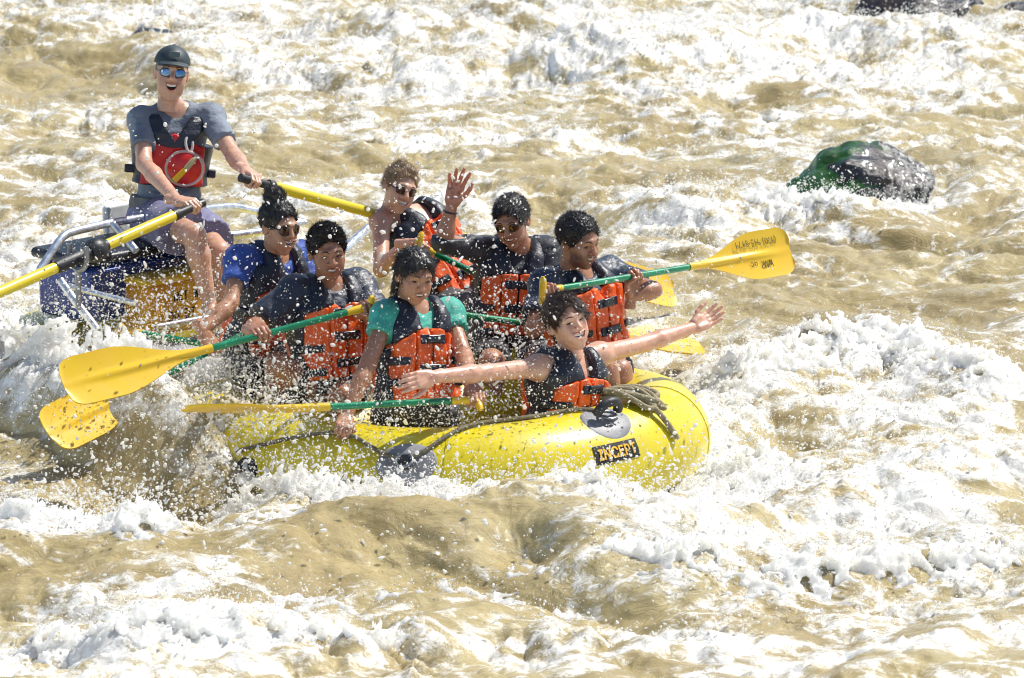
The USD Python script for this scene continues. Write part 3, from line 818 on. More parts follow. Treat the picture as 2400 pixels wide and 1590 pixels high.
GLYPH = {'0': [[(.2, .1), (.05, .5), (.25, .95), (.5, .6), (.4, .1), (.2, .1)]], '9': [[(.5, .75), (.3, .95), (.1, .75), (.25, .5), (.5, .7), (.45, 0)]],
         '7': [[(.05, .92), (.5, .95), (.22, 0)]], '4': [[(.15, .95), (.05, .45), (.5, .48)], [(.42, .9), (.36, 0)]], '5': [[(.5, .95), (.12, .92), (.1, .55), (.4, .58), (.45, .2), (.2, 0), (.02, .12)]],
         '8': [[(.3, .5), (.08, .72), (.3, .96), (.48, .72), (.1, .25), (.28, 0), (.5, .22), (.3, .5)]], '(': [[(.35, 1.1), (.12, .5), (.35, -.12)]], ')': [[(.1, 1.1), (.35, .5), (.1, -.12)]],
         '-': [[(.1, .45), (.45, .48)]], ' ': [], 'W': [[(0, .95), (.15, 0), (.3, .7), (.45, 0), (.62, 1)]], 'R': [[(.08, 0), (.1, .95), (.42, .85), (.42, .6), (.1, .48), (.5, 0)]],
         'N': [[(.05, 0), (.1, .95), (.42, .05), (.5, 1)]], 'L': [[(.15, .9), (.08, .02), (.45, .02)]], 'C': [[(.48, .8), (.25, .95), (.06, .5), (.22, .04), (.48, .15)]],
         'K': [[(.1, 0), (.1, .95)], [(.48, .95), (.12, .45), (.52, 0)]], 'D': [[(.1, 0), (.1, .95), (.42, .8), (.5, .4), (.3, .03), (.1, 0)]], 'T': [[(.0, .93), (.55, .95)], [(.28, .93), (.26, 0)]],
         'u': [[(.1, .5), (.12, .08), (.38, .08), (.42, .5), (.46, 0)]], 'c': [[(.45, .42), (.2, .5), (.08, .2), (.25, 0), (.46, .1)]], 'M': [[(0, 0), (.1, .95), (.3, .3), (.5, .95), (.6, 0)]],
         'O': [[(.2, .05), (.05, .5), (.25, .95), (.52, .6), (.42, .1), (.2, .05)]], 'E': [[(.48, .93), (.1, .9), (.1, .05), (.5, .06)], [(.1, .5), (.42, .5)]], 'A': [[(.02, 0), (.28, .97), (.5, 0)], [(.12, .38), (.42, .38)]]}

def writing(text, o, x, y, z, h, w=0.0032):
    """Hand lettering as thin raised strokes: origin o, reading along x, y up, z out of the surface."""
    out, at = [], 0.0
    for ch in text:
        for st in GLYPH[ch]:
            p = np.array(st) * h + V(at, 0)
            if len(p) > 2:
                p = spline(p, len(p) * 4)
            q = o + p[:, :1] * x + p[:, 1:] * y
            m = tube(q, w, 5)
            c = o
            m.vertices = m.vertices - np.outer(((m.vertices - c) @ z) * 0.7, z)
            out.append(m)
        at += (0.80 if ch in 'WM' else 0.46 if ch in ' -()' else 0.70) * h
    return join(out)

def make_paddle(label, grip, tip, nrm, grip_dir, width=0.195, blade=0.47, group=None, text=None):
    grip, tip = np.asarray(grip), np.asarray(tip)
    ax = unit(tip - grip)
    throat = tip - ax * blade
    t = thing('paddle', label, 'paddle', grip)
    obj('shaft', tube(np.linspace(grip + ax * 0.055, throat - ax * 0.03, 14), 0.0132, 14), shaft_green, t)
    g = unit(np.asarray(grip_dir) - ax * (np.asarray(grip_dir) @ ax))
    bar = np.array([grip + g * k for k in np.linspace(-0.058, 0.058, 11)])
    hd = join([tube(bar, 0.0150 * np.sqrt(np.clip(1.02 - (np.linspace(-1, 1, 11)) ** 6, 0.2, 1)), 12), tube(np.linspace(grip, grip + ax * 0.10, 6), np.linspace(0.0165, 0.0150, 6), 14)])
    obj('t_grip', hd, blade_yellow, t)
    bm, (x, y, z, L, dish) = blade_mesh(tip, throat, np.asarray(nrm, float), width)
    bl = obj('blade', join([bm, tube(np.linspace(throat - ax * 0.07, throat + ax * 0.16, 8), [0.0165, 0.0165, 0.0165, 0.016, 0.015, 0.0135, 0.011, 0.006], 14)]), blade_yellow, t)
    for k in (0.42, 0.66):
        obj('rivet', tube(np.array([throat + ax * L * k + z * (0.016 - 0.006 * k), throat + ax * L * k + z * (0.0205 - 0.006 * k)]), 0.0042, 8), steel, bl)
    return t, bl, (x, y, z, L, throat)

pA = (P(868, 718, 16.62), P(148, 908, 16.15))
pB = (P(690, 722, 17.10), P(112, 1022, 16.45))
pC = (P(278, 772, 17.62), P(840, 870, 17.45))
pD = (P(1118, 937, 16.28), P(432, 970, 15.95))
pE = (P(1272, 683, 17.00), P(1846, 588, 17.90))
pF = (P(980, 575, 17.72), P(1420, 792, 18.70))
pG = (P(1010, 728, 17.45), P(1636, 812, 18.15))
make_paddle('yellow bladed paddle with green shaft gripped by man in navy shirt', *pA, nrm=V(0.10, -0.75, 0.65), grip_dir=V(0.3, -0.5, 0.8), blade=0.53, width=0.21)
make_paddle('wet orange yellow paddle dipping into the brown wave under another blade', *pB, nrm=V(0.10, -0.8, 0.6), grip_dir=V(0.2, 0, 1), blade=0.50, width=0.21)
make_paddle('spare paddle lying in the raft, only yellow grip and green shaft showing', *pC, nrm=V(0, -0.3, 1), grip_dir=V(0, 1, 0.1), blade=0.4)
make_paddle('nearly level paddle held low by woman in teal shirt', *pD, nrm=V(0.0, 0.35, 1), grip_dir=V(0.1, -0.9, -0.5), blade=0.48)
tE, blE, (ex_, ey_, ez_, eL, eT) = make_paddle('raised paddle with black handwriting on its yellow blade', *pE, nrm=V(0.12, -0.97, 0.35), grip_dir=V(-0.1, -0.1, 1.0), width=0.20, blade=0.50)
make_paddle('green shafted paddle across the lap of woman in brown sunglasses', *pF, nrm=V(0, -0.3, 1), grip_dir=V(0, 0, 1), blade=0.45)
make_paddle('paddle reaching out under the outstretched arm of the bow woman', *pG, nrm=V(0.0, -0.45, 0.9), grip_dir=V(0, 1, 0.3), blade=0.45)
# handwriting on the raised blade, upside down as it is held
up_x = ex_ if ex_[2] > 0 else -ex_
for line, along, across, h, up_ in (('(970) 945-8479', 0.435, 0.066, 0.027, .0185), ('WNR uc', 0.385, -0.026, 0.032, .0135)):
    o = eT + ey_ * along + up_x * across + ez_ * up_
    obj('handwriting', writing(line, o, -ey_, -up_x, ez_, h, 0.0016), ink, blE)

def oar(label, hand, tip, blade_n, sleeve=None, r=0.0225):
    hand, tip = np.asarray(hand), np.asarray(tip)
    ax = unit(tip - hand)
    t = thing('rowing_oar', label, 'oar', hand)
    throat = tip - ax * 0.75
    obj('shaft', tube(np.linspace(hand + ax * 0.10, throat + ax * 0.05, 12), r, 16), oar_yellow, t)
    obj('handle', join([tube(np.linspace(hand - ax * 0.06, hand + ax * 0.10, 6), 0.018, 12), tube(np.linspace(hand + ax * 0.085, hand + ax * 0.115, 4), r + 0.002, 16)]), black_rubber, t)
    obj('blade', blade_mesh(tip, throat, blade_n, 0.19)[0], blade_yellow, t)
    if sleeve:
        a, b = sleeve
        s = obj('rubber_sleeve', tube(np.array([hand + ax * k for k in np.linspace(a, b, 10)]), [0.027, 0.031, 0.031, 0.031, 0.029, 0.029, 0.029, 0.029, 0.029, 0.026], 16), black_rubber, t)
        obj('oar_stop', tube(np.array([hand + ax * k for k in np.linspace(a + 0.02, a + 0.10, 5)]), [0.036, 0.047, 0.050, 0.047, 0.036], 16), black_rubber, s)
    return ax
oarL = (P(452, 486, 17.62), P(-620, 958, 15.9))
oarR = (P(590, 424, 17.72), P(1575, 690, 19.30))
axL = oar('yellow oar with black rubber sleeve sloping down to the foam beside blue box', *oarL, V(0, 0, 1), sleeve=(0.505, 0.79))
axR = oar('yellow oar rising behind the bun haired woman, blade far beyond raft', *oarR, V(0.0, -0.75, 0.66))

frame = thing('oar_frame', 'aluminium tube rowing frame strapped over the raft stern round the guide', 'frame', P(400, 600, 18.2))
def rail(name, pts, r=0.017, n=40):
    q = np.array([P(*p) for p in pts])
    # rounded bends
    d = np.vstack([np.linspace(a, b, 12, endpoint=False) for a, b in zip(q[:-1], q[1:])] + [q[-1:]])
    d = ndimage.gaussian_filter1d(d, 1.6, axis=0, mode='nearest')
    return obj(name, tube(d, r, 12), aluminium, frame)
rail('side_rail', [(88, 640, 17.65), (150, 548, 17.75), (262, 522, 17.95), (400, 500, 18.25), (545, 483, 18.6), (640, 505, 18.75), (720, 525, 18.8)])
rail('cross_bar', [(262, 522, 17.93), (322, 592, 17.85)])
rail('cross_bar', [(500, 556, 18.35), (620, 543, 18.5), (715, 520, 18.65)])
rail('side_rail', [(795, 598, 18.6), (868, 530, 18.9)], r=0.02)
rail('lower_rail', [(140, 655, 17.6), (175, 705, 17.55), (232, 778, 17.5)])
rail('lower_rail', [(150, 668, 17.62), (330, 715, 17.55)], r=0.012)
rail('foot_bar', [(360, 768, 17.45), (520, 738, 17.6)], r=0.012)
# oarlock: a U of steel that carries the left oar
oc = np.asarray(oarL[0]) + axL * 0.66
un = unit(np.cross(axL, V(0, 0, 1)))
uu = np.array([oc + un * 0.046 * math.cos(t) + V(0, 0, 0.05 * math.sin(t) - (0.0 if math.sin(t) < 0 else -0.05 * 0)) for t in np.linspace(math.pi, 2 * math.pi, 16)])
uu = np.vstack([uu[:1] + V(0, 0, 0.05), uu, uu[-1:] + V(0, 0, 0.05)])
lock = obj('oarlock', join([tube(uu, 0.011, 8), tube(np.array([uu[9], uu[9] - V(0, 0, 0.16)]), 0.012, 8)]), steel, frame)

boxR = np.stack([BC, BF, BN], 1)
def boat_box(size, r, at):
    return place(rbox(size, r), boxR, at)
cool_at = P(268, 660, 18.22)
cooler = thing('cooler_box', 'blue cooler box with dark lid behind the oar, splashed with water', 'cooler', cool_at)
obj('body', boat_box((0.56, 0.34, 0.24), 0.03, cool_at), blue_plastic, cooler)
obj('lid', boat_box((0.60, 0.37, 0.045), 0.018, cool_at + BN * 0.145), M('dark_lid', (0.02, 0.022, 0.03), 0.4), cooler)
obj('lid_rim', boat_box((0.50, 0.02, 0.02), 0.006, cool_at + BN * 0.095 + BF * 0.178), blue_plastic, cooler)
dry_at = P(428, 702, 18.22)
dry = thing('dry_box', 'yellow dry box with black hand lettering at the guide\'s feet', 'box', dry_at)
dm = M('amber_box', (0.62, 0.25, 0.012), 0.35, base2=(0.72, 0.40, 0.015), scale=3)
obj('body', boat_box((0.55, 0.20, 0.235), 0.04, dry_at), dm, dry)
obj('lid', boat_box((0.56, 0.21, 0.035), 0.015, dry_at + BN * 0.12), blade_yellow, dry)
wx_, wz_ = BC, BN
for line, a, b, h in (('NET', -0.13, 0.025, 0.038), ('W', -0.02, 0.027, 0.038), ('K', 0.14, 0.03, 0.04), ('DO', -0.16, -0.057, 0.042), ('DT', -0.07, -0.055, 0.042), ('RD', 0.13, -0.05, 0.042)):
    obj('hand_lettering', writing(line, dry_at + BF * 0.1015 + BC * a + BN * b, BC, BN, BF, h, 0.0035), ink, dry)
seat_at = P(395, 560, 18.42)
seat = thing('rowing_bench', 'white moulded bench seat under the rowing guide', 'bench', seat_at)
obj('seat_pan', boat_box((0.40, 0.30, 0.05), 0.02, seat_at), white_plastic, seat)
obj('seat_back', place(rbox((0.26, 0.035, 0.14), 0.015), boxR, seat_at - BF * 0.17 + BN * 0.08 - BC * 0.08), white_plastic, seat)
obj('pedestal', boat_box((0.30, 0.24, 0.22), 0.02, seat_at - BN * 0.14), steel, seat)
# ------------------------------------------------------------------ people
def skin_mat(name, rough=0.42):
    if name in _mats: return _mats[name]
    _mats[name] = usdkit.material(stage, '/World/Looks/' + name, {
        'at': ('attribute', {'attribute': 'tone'}), 'tc': ('texture_coordinate', {}),
        'n': ('noise_texture', {'scale': 28.0, 'detail': 5.0, 'roughness': 0.65}),
        'mr': ('map_range', {'from_min': 0.3, 'from_max': 0.7, 'to_min': 0.84, 'to_max': 1.12, 'clamp': True}),
        'cc': ('combine_color', {}), 'mx': ('mix_color', {'blend_type': 'multiply', 'fac': 1.0}),
        'rr': ('map_range', {'from_min': 0.35, 'from_max': 0.65, 'to_min': 0.22, 'to_max': 0.55, 'clamp': True}),
        'bn': ('noise_texture', {'scale': 170.0, 'detail': 3.0}), 'b': ('bump', {'strength': 0.25, 'distance': 0.003}),
        'p': ('principled_bsdf', {'subsurface_weight': 0.12, 'subsurface_scale': 0.012, 'specular_ior_level': 0.55, 'coat_weight': 0.12, 'coat_roughness': 0.12})},
        [('tc.object', 'n.vector'), ('tc.object', 'bn.vector'), ('n.fac', 'mr.value'), ('mr.result', 'cc.r'), ('mr.result', 'cc.g'), ('mr.result', 'cc.b'), ('at.color', 'mx.a'), ('cc.color', 'mx.b'),
         ('mx.result', 'p.base_color'), ('n.fac', 'rr.value'), ('rr.result', 'p.roughness'), ('bn.fac', 'b.height'), ('b.normal', 'p.normal')], surface='p.BSDF')
    return _mats[name]
skin = skin_mat('skin')
jacket_orange = M('jacket_orange', (0.93, 0.135, 0.012), 0.42, base2=(0.82, 0.100, 0.010), scale=14, bump=0.5, bscale=34, bdist=0.010, coat=0.2)
jacket_black = M('jacket_black', (0.009, 0.012, 0.024), 0.46, base2=(0.016, 0.020, 0.036), scale=14, bump=0.7, bscale=30, bdist=0.010, coat=0.10)
jacket_red = M('jacket_red', (0.50, 0.010, 0.016), 0.42, base2=(0.60, 0.02, 0.02), bump=0.4, bscale=40, bdist=0.008)
buckle_black = M('buckle_black', (0.012, 0.012, 0.015), 0.25, coat=0.4)
eye_white = M('eye_white', (0.52, 0.50, 0.48), 0.15)
eye_dark = M('eye_dark', (0.02, 0.012, 0.008), 0.08)
teeth_mat = M('teeth', (0.80, 0.78, 0.70), 0.2)
lens_brown = M('lens_brown', (0.035, 0.012, 0.006), 0.06, base2=(0.05, 0.016, 0.008), coat=1.0)
lens_blue = M('lens_blue', (0.05, 0.20, 0.55), 0.08, base2=(0.25, 0.42, 0.60), metallic=0.8, coat=0.8, scale=20)
frame_dark = M('frame_dark', (0.015, 0.010, 0.008), 0.22, coat=0.5)
hair_black = M('hair_black', (0.009, 0.007, 0.007), 0.36, base2=(0.018, 0.014, 0.013), scale=60, coat=0.12)
hair_brown = M('hair_brown', (0.035, 0.018, 0.012), 0.32, base2=(0.055, 0.030, 0.020), scale=60, coat=0.2)
hair_fair = M('hair_fair', (0.20, 0.125, 0.060), 0.4, base2=(0.32, 0.21, 0.11), scale=60)

def cloth(name, c, c2=None, rough=0.7, wet=0.0):
    return M(name, c, rough, base2=c2, scale=9, bump=0.6, bscale=26, bdist=0.012, coat=wet, sheen=0.1)

def make_head(mouth=0.6, smile=0.5, nose=1.0, jaw=1.0, female=False):
    """Head in its own frame: x to the person's left, y out of the face, z up; crown about 0.122, chin about -0.118."""
    F = Field((-.10, -.125, -.19), (.10, .135, .135), 0.0036)
    F.ell((0, -.014, .040), (.076, .096, .083), k=.02)
    F.ell((0, .018, -.015), (.066, .074, .088), k=.03)
    op = 0.016 * mouth
    F.ell((0, .032, -.070 - op), (.050 * jaw, .050, .036), k=.035)
    F.ell((0, .066, -.097 - op * 1.3), (.022 * jaw, .020, .016), k=.03)
    for s in (-1, 1):
        F.ell((s * .043, .052, -.020 + .004 * smile), (.024, .026, .022), k=.025)
        F.cone((s * .012, .089, .030), (s * .045, .074, .030), .011, .008, k=.02)
        F.ell((s * .031, .102, .010), (.021, .018, .014), k=.014, op='s')
        F.cone((s * .013, .086, .018), (s * .048, .070, .016), .0075, .006, k=.012)
        F.ell((s * .040, .065, -.052), (.018, .022, .024), k=.03)
        F.ell((s * .0785, -.012, -.006), (.010, .021, .033), R=np.array([[math.cos(.35 * s), -math.sin(.35 * s), 0], [math.sin(.35 * s), math.cos(.35 * s), 0], [0, 0, 1]]), k=.008)
        F.ell((s * .090, -.010, -.002), (.008, .011, .018), k=.006, op='s')
    F.cone((0, .086, .020), (0, .104 + .006 * nose, -.020), .0085, .0125 * nose, k=.012)
    for s in (-1, 1):
        F.ell((s * .0135 * nose, .095, -.025), (.0095 * nose, .011, .008), k=.008)
    mz = -.054
    wdt = .0205 + .0085 * smile
    gap = .0015 + .024 * mouth if mouth > 0.15 else 0.0
    def top_z(x): return mz + .0015 + .0075 * smile * (np.abs(x) / wdt) ** 2
    def bot_z(x): return mz + .0015 + .0075 * smile * np.minimum(np.abs(x) / wdt, 1) ** 2 - gap * np.sqrt(np.clip(1 - (np.abs(x) / wdt) ** 2.2, 0, 1))
    F.ell((0, .074, mz - gap * .5), (.034, .024, .020 + gap * .6), k=.02)
    def surf_y(x, z):
        ix, iz = int(round((x - F.lo[0]) / F.h)), int(round((z - F.lo[2]) / F.h))
        col = F.F[ix, :, iz]
        k = np.nonzero(col < 0)[0]
        return F.lo[1] + F.h * (k.max() + 0.5) if len(k) else 0.07
    xs_ = np.linspace(-wdt, wdt, 11)
    for fz, dz, rr in ((top_z, .0035, .0036), (bot_z, -.0038, .0044)):
        zz_ = fz(xs_) + dz * (1 - (np.abs(xs_) / wdt) ** 2 * .7)
        yy_ = [surf_y(x_, z_) for x_, z_ in zip(xs_, zz_)]
        for k in range(10):
            F.cone((xs_[k], yy_[k] - .0012, zz_[k]), (xs_[k + 1], yy_[k + 1] - .0012, zz_[k + 1]), rr * (1 - .5 * (abs(k - 4.5) / 5) ** 2), rr * (1 - .5 * (abs(k - 4.5) / 5) ** 2), k=.005)
    if gap:
        F.add(lambda q: np.maximum(np.maximum(q[..., 2] - top_z(q[..., 0]), bot_z(q[..., 0]) - q[..., 2]) * .85, np.maximum(np.abs(q[..., 0]) - wdt, .058 - q[..., 1])), (-wdt, .058, mz - gap), (wdt, .125, mz + .012), k=.002, op='s')
    ey = {s: surf_y(s * .031, .006) for s in (-1, 1)}
    by = [surf_y(x, .030) for x in (.014, .030, .047)]
    F.cone((0, -.028, -.05), (0, -.036, -.175), .050, .052 if not female else .046, k=.03)
    m = F.mesh(3)
    return m, dict(mz=mz, wdt=wdt, mouth=mouth, smile=smile, ey=ey, by=by, op=op, surf=surf_y, gap=gap, top=top_z, bot=bot_z)

def head_frame(yaw, pitch, roll):
    y, p, r = map(math.radians, (yaw, pitch, roll))
    f = V(math.sin(y) * math.cos(p), -math.cos(y) * math.cos(p), math.sin(p))
    x0 = unit(np.cross(V(0, 0, 1), f)) * 1.0
    z0 = np.cross(x0, f) * 1.0
    if z0[2] < 0: z0 = -z0
    x0 = np.cross(f, z0)
    x = x0 * math.cos(r) + z0 * math.sin(r); z = -x0 * math.sin(r) + z0 * math.cos(r)
    return np.stack([x, f, z], 1)

GRIP_AT = V(0, .095, .0225)
def make_hand(left=False, curl=0.0, spread=0.0, grip=False, s=1.0):
    """Hand: wrist at the origin, fingers along y, palm facing z, thumb on +x of a right hand."""
    F = Field((-.075, -.055, -.03), (.085, .205, .085), 0.0032)
    base = [(.028, .086), (.009, .091), (-.010, .087), (-.027, .078)]
    ln = [.072, .080, .075, .059]
    F.cone((0, -.055, 0), (0, .01, 0), .027, .024, k=.01, flat=(V(0, 0, 1), .85))
    for (bx, by_) in base:
        F.cone((bx * .55, .012, .001), (bx, by_ - .004, 0), .0155, .0115, k=.012)
    F.cone((.018, .02, .010), (.026, .045, .012), .016, .013, k=.014)
    F.cone((-.022, .02, .008), (-.024, .055, .006), .013, .012, k=.014)
    for q, ((bx, by_), L) in enumerate(zip(base, ln)):
        sa = math.radians((1.5 - q) * 9 * spread)
        a = 0.0
        p = V(bx, by_, 0)
        angs = (math.radians(35), math.radians(78), math.radians(62)) if grip else tuple(math.radians(c) * (curl + 0.12 * (q % 2) * curl + 0.05) for c in (60, 80, 50))
        seg, rr = (L * .46, L * .30, L * .24), (.0095, .0085, .0078, .0066)
        for i in range(3):
            a += angs[i]
            d = V(math.sin(sa) * math.cos(a), math.cos(sa) * math.cos(a), math.sin(a))
            e = p + d * seg[i]
            F.cone(p, e, rr[i], rr[i + 1], k=.0045)
            p = e
    if grip:
        th = [V(.026, .028, .008), V(.046, .062, .022), V(.032, .088, .046), V(.012, .094, .054)]
    else:
        th = [V(.024, .026, .006), V(.048, .055, .012 + .01 * curl), V(.060, .084, .018 + .02 * curl), V(.064, .108, .020 + .03 * curl)]
    for i in range(3):
        F.cone(th[i], th[i + 1], (.0135, .0105, .0092)[i], (.0105, .0092, .0072)[i], k=.007)
    m = F.mesh(2)
    if left:
        m.vertices = m.vertices * V(-1, 1, 1)
        m.invert()
    m.vertices = m.vertices * s
    return m

def torso_fn(L, sc, lean=0.0, fem=False):
    hs = np.array([-0.16, 0.0, 0.18, 0.38, 0.60, 0.80, 0.92, 1.0, 1.08])
    ws = np.array([.10, .168, .160, .140, .158, .172, .150, .085, .05]) * sc
    ds = np.array([.08, .115, .112, .104, .118, .116, .092, .065, .045]) * sc
    def fn(q, grow=0.0):
        h = q[..., 2] / L
        w, d = np.interp(h, hs, ws) + grow, np.interp(h, hs, ds) + grow
        l = (np.abs(q[..., 0] / w) ** 2.4 + np.abs(q[..., 1] / d) ** 2.4) ** (1 / 2.4)
        e = (l - 1) * np.minimum(w, d) * 0.9
        return np.maximum(e, np.maximum(-0.16 * L - q[..., 2] - grow * .3, q[..., 2] - 1.05 * L))
    return fn

def to_manifold(m):
    return manifold3d.Manifold(manifold3d.Mesh(np.asarray(m.vertices, np.float32), np.asarray(m.faces, np.uint32)))

def fuse(ms):
    """One continuous surface from closed pieces that overlap."""
    try:
        r = manifold3d.Manifold.batch_boolean([to_manifold(m) for m in ms], manifold3d.OpType.Add)
        if r.is_empty() or r.num_tri() < 500:
            raise ValueError
        g = r.to_mesh()
        return trimesh.Trimesh(g.vert_properties[:, :3], g.tri_verts, process=False)
    except Exception:
        return join(ms)

def build_hand(spec, left, sc):
    if spec is None: return None, None, None
    if spec['kind'] == 'grip':
        a = unit(spec['axis'])
        y = spec['from']; y = unit((spec['g'] - y) - a * ((spec['g'] - y) @ a))
        z = unit(spec['hint'] - y * (spec['hint'] @ y)); z = unit(z - a * (z @ a)); 
        x = np.cross(y, z)
        R = np.stack([x, y, z], 1)
        o = spec['g'] - R @ (GRIP_AT * sc)
        return place(make_hand(left, grip=True, s=sc), R, o), o, R
    o = spec['w']; y = unit(spec['tip'] - o); z = unit(spec['palm'] - y * (spec['palm'] @ y)); R = np.stack([np.cross(y, z), y, z], 1)
    return place(make_hand(left, spec.get('curl', 0.1), spec.get('spread', 0.5), s=sc), R, o), o, R

def person(label, J, head, look, tone, hair, clothes, jacket, hands, sc=1.0, group=None):
    """J: joints in world space; A = the person's right (the picture's left), B = left."""
    t = thing('person', label, 'person', J['pel'])
    hand_s = .93 * sc; sc = sc * .82
    Nk, Pv = J['neck'], J['pel']
    up = unit(Nk - Pv); lat = unit(J['shB'] - J['shA']); lat = unit(lat - up * (lat @ up)); fwd = np.cross(lat, up)
    R = np.stack([lat, fwd, up], 1)
    L = np.linalg.norm(Nk - Pv)
    tf = torso_fn(L, sc)
    # hands first: they tell where the wrists are
    hm, wr = {}, {}
    for s in 'AB':
        m, o, HR = build_hand(hands.get(s), s == 'B', hand_s)
        hm[s] = m
        wr[s] = o if o is not None else J['wr' + s]
    pts = [J[k] for k in J] + [wr[s] for s in wr]
    lo, hi = np.min(pts, 0) - .24, np.max(pts, 0) + .24
    F = Field(lo, hi, 0.0125)
    F.add(lambda x: tf((x - Pv) @ R), np.minimum(Nk, Pv) - .25, np.maximum(Nk, Pv) + .25, k=.02)
    hc = J['head']
    HF = head_frame(*look)
    hs = head.get('size', 1.0) * .80
    F.cone(Nk - up * .05, hc + HF @ V(0, -.034, -.10) * hs, .060 * sc, .047 * sc, k=.035)
    for s in 'AB':
        sh, el, w = J['sh' + s], J['el' + s], wr[s]
        F.cone(Nk - up * .018, sh, .050 * sc, .056 * sc, k=.04)
        F.cone(sh, sh, .060 * sc, .060 * sc, k=.03)
        F.cone(sh, el, .050 * sc, .040 * sc, k=.02)
        mid = el + (w - el) * .3
        F.cone(el, mid, .040 * sc, .043 * sc, k=.015)
        F.cone(mid, w, .043 * sc, .0285 * sc, k=.015)
        if 'kn' + s in J:
            hp = Pv + lat * ((-1 if s == 'A' else 1) * .095 * sc)
            F.cone(hp, J['kn' + s], .088 * sc, .058 * sc, k=.03)
            mid = J['kn' + s] + (J['an' + s] - J['kn' + s]) * .3
            F.cone(J['kn' + s], mid, .056 * sc, .058 * sc, k=.02)
            F.cone(mid, J['an' + s], .057 * sc, .036 * sc, k=.02)
            toe = J['an' + s] + unit((J['kn' + s] - hp) * V(1, 1, 0)) * .15 - V(0, 0, .05)
            F.cone(J['an' + s] - V(0, 0, .03), toe, .042 * sc, .028 * sc, k=.02)
    body = F.mesh(3)
    hmesh, hi_ = make_head(**{k: v for k, v in head.items() if k in ('mouth', 'smile', 'nose', 'jaw', 'female')})
    hmesh = place(hmesh, HF, hc, hs)
    pieces = [body, hmesh] + [hm[s] for s in 'AB' if hm[s] is not None]
    bm = fuse(pieces)
    # own colours of the skin: lips, mouth, cheeks, stubble; then painted shade at the eyelids
    q = (np.asarray(bm.vertices) - hc) @ HF / hs
    tone = np.array(tone, float)
    col = np.tile(tone, (len(q), 1))
    inhead = (np.abs(q[:, 0]) < .1) & (q[:, 1] > .0) & (q[:, 2] > -.15) & (q[:, 2] < .14)
    def blend(w, c):
        w = np.clip(w, 0, 1)[:, None] * inhead[:, None]
        col[:] = col * (1 - w) + np.array(c) * w
    ck = np.exp(-(((np.abs(q[:, 0]) - .042) / .022) ** 2 + ((q[:, 2] + .025) / .022) ** 2))
    blend(ck * .22, tone * V(1.12, .80, .76))
    blend(np.exp(-((q[:, 0] / .016) ** 2 + ((q[:, 2] + .02) / .016) ** 2)) * .18, tone * V(1.12, .8, .76))
    if head.get('beard'):
        be = sstep(-.028, -.06, q[:, 2] - .4 * np.clip(np.abs(q[:, 0]) - .02, 0, 1)) * sstep(-.145, -.120, q[:, 2]) * sstep(0.0, .02, q[:, 1])
        mo = np.exp(-((q[:, 2] - hi_['mz'] - .019) / .007) ** 2) * (np.abs(q[:, 0]) < .032)
        blend(np.maximum(be, mo) * head['beard'], tone * V(.28, .27, .30))
    mz, wd, mo_, gap = hi_['mz'], hi_['wdt'], hi_['mouth'], hi_['gap']
    xq = np.clip(np.abs(q[:, 0]), 0, wd)
    over, under = q[:, 2] - hi_['top'](xq), hi_['bot'](xq) - q[:, 2]
    dl = np.maximum(np.maximum(over, under), np.abs(q[:, 0]) - wd)
    lipc = tone * V(.92, .56, .56) + V(.03, 0, .004)
    blend(sstep(.0085, .0045, dl) * (q[:, 1] > .055) * .75, lipc)
    if gap:
        blend(sstep(.0006, -.0012, dl) * (q[:, 1] > .03), V(.045, .010, .010))
    else:
        blend(np.exp(-(over / .0020) ** 2) * (np.abs(q[:, 0]) < wd) * (q[:, 1] > .06), V(.05, .018, .018))
    for s_ in (-1, 1):                                  # shade of the eyelid creases, painted into the skin colour
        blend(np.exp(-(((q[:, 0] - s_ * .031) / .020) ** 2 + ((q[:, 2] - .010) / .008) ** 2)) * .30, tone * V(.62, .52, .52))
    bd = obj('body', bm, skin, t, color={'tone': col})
    def inh(m, name, mat, parent=t, **k):
        return obj(name, place(m, HF, hc, hs), mat, parent, **k)
    # eyes and brows
    def sphere(c, r, n=2):
        m = trimesh.creation.icosphere(n); m.vertices = m.vertices * np.asarray(r) + np.asarray(c); return m
    squint = head.get('squint', .5)
    if not head.get('glasses') or head.get('glasses') == 'clear':
        for s in (-1, 1):
            ey = hi_['ey'][s]
            e = inh(sphere((s * .031, ey - .004, .006), (.0125, .0065, .0060 - .0038 * squint)), 'eye', eye_white, bd)
            inh(sphere((s * .031 + .002, ey + .0005, .006), (.0058, .0042, .0054 - .0030 * squint), 1), 'iris', eye_dark, bd)
            lash = np.array([(s * .031 + x, ey + .003 - 14 * x * x, .006 + (.0068 - .0038 * squint) * (1 - (x / .016) ** 2)) for x in np.linspace(-.016, .016, 9)])
            inh(tube(lash, .0021, 6), 'eyelid', frame_dark, bd)
            low = lash * V(1, 1, 0) + np.c_[0 * lash[:, :2], .006 - (.0062 - .0038 * squint) * (1 - ((lash[:, 0] - s * .031) / .016) ** 2)]
            inh(tube(low, .0009, 5), 'eyelid', frame_dark, bd)
    bc = hair[1] if hair[1] is not hair_fair else hair_brown
    for s in (-1, 1):
        bp = np.array([(s * x, y - .0005, z) for x, y, z in zip((.012, .030, .050), hi_['by'], (.029, .0345 + .002, .027))])
        bp = spline(bp, 10)
        inh(tube(bp, np.interp(np.linspace(0, 1, 10), [0, .3, 1], [.0024, .0030, .0010]) * head.get('brow', 1.0), 6), 'eyebrow', bc, bd)
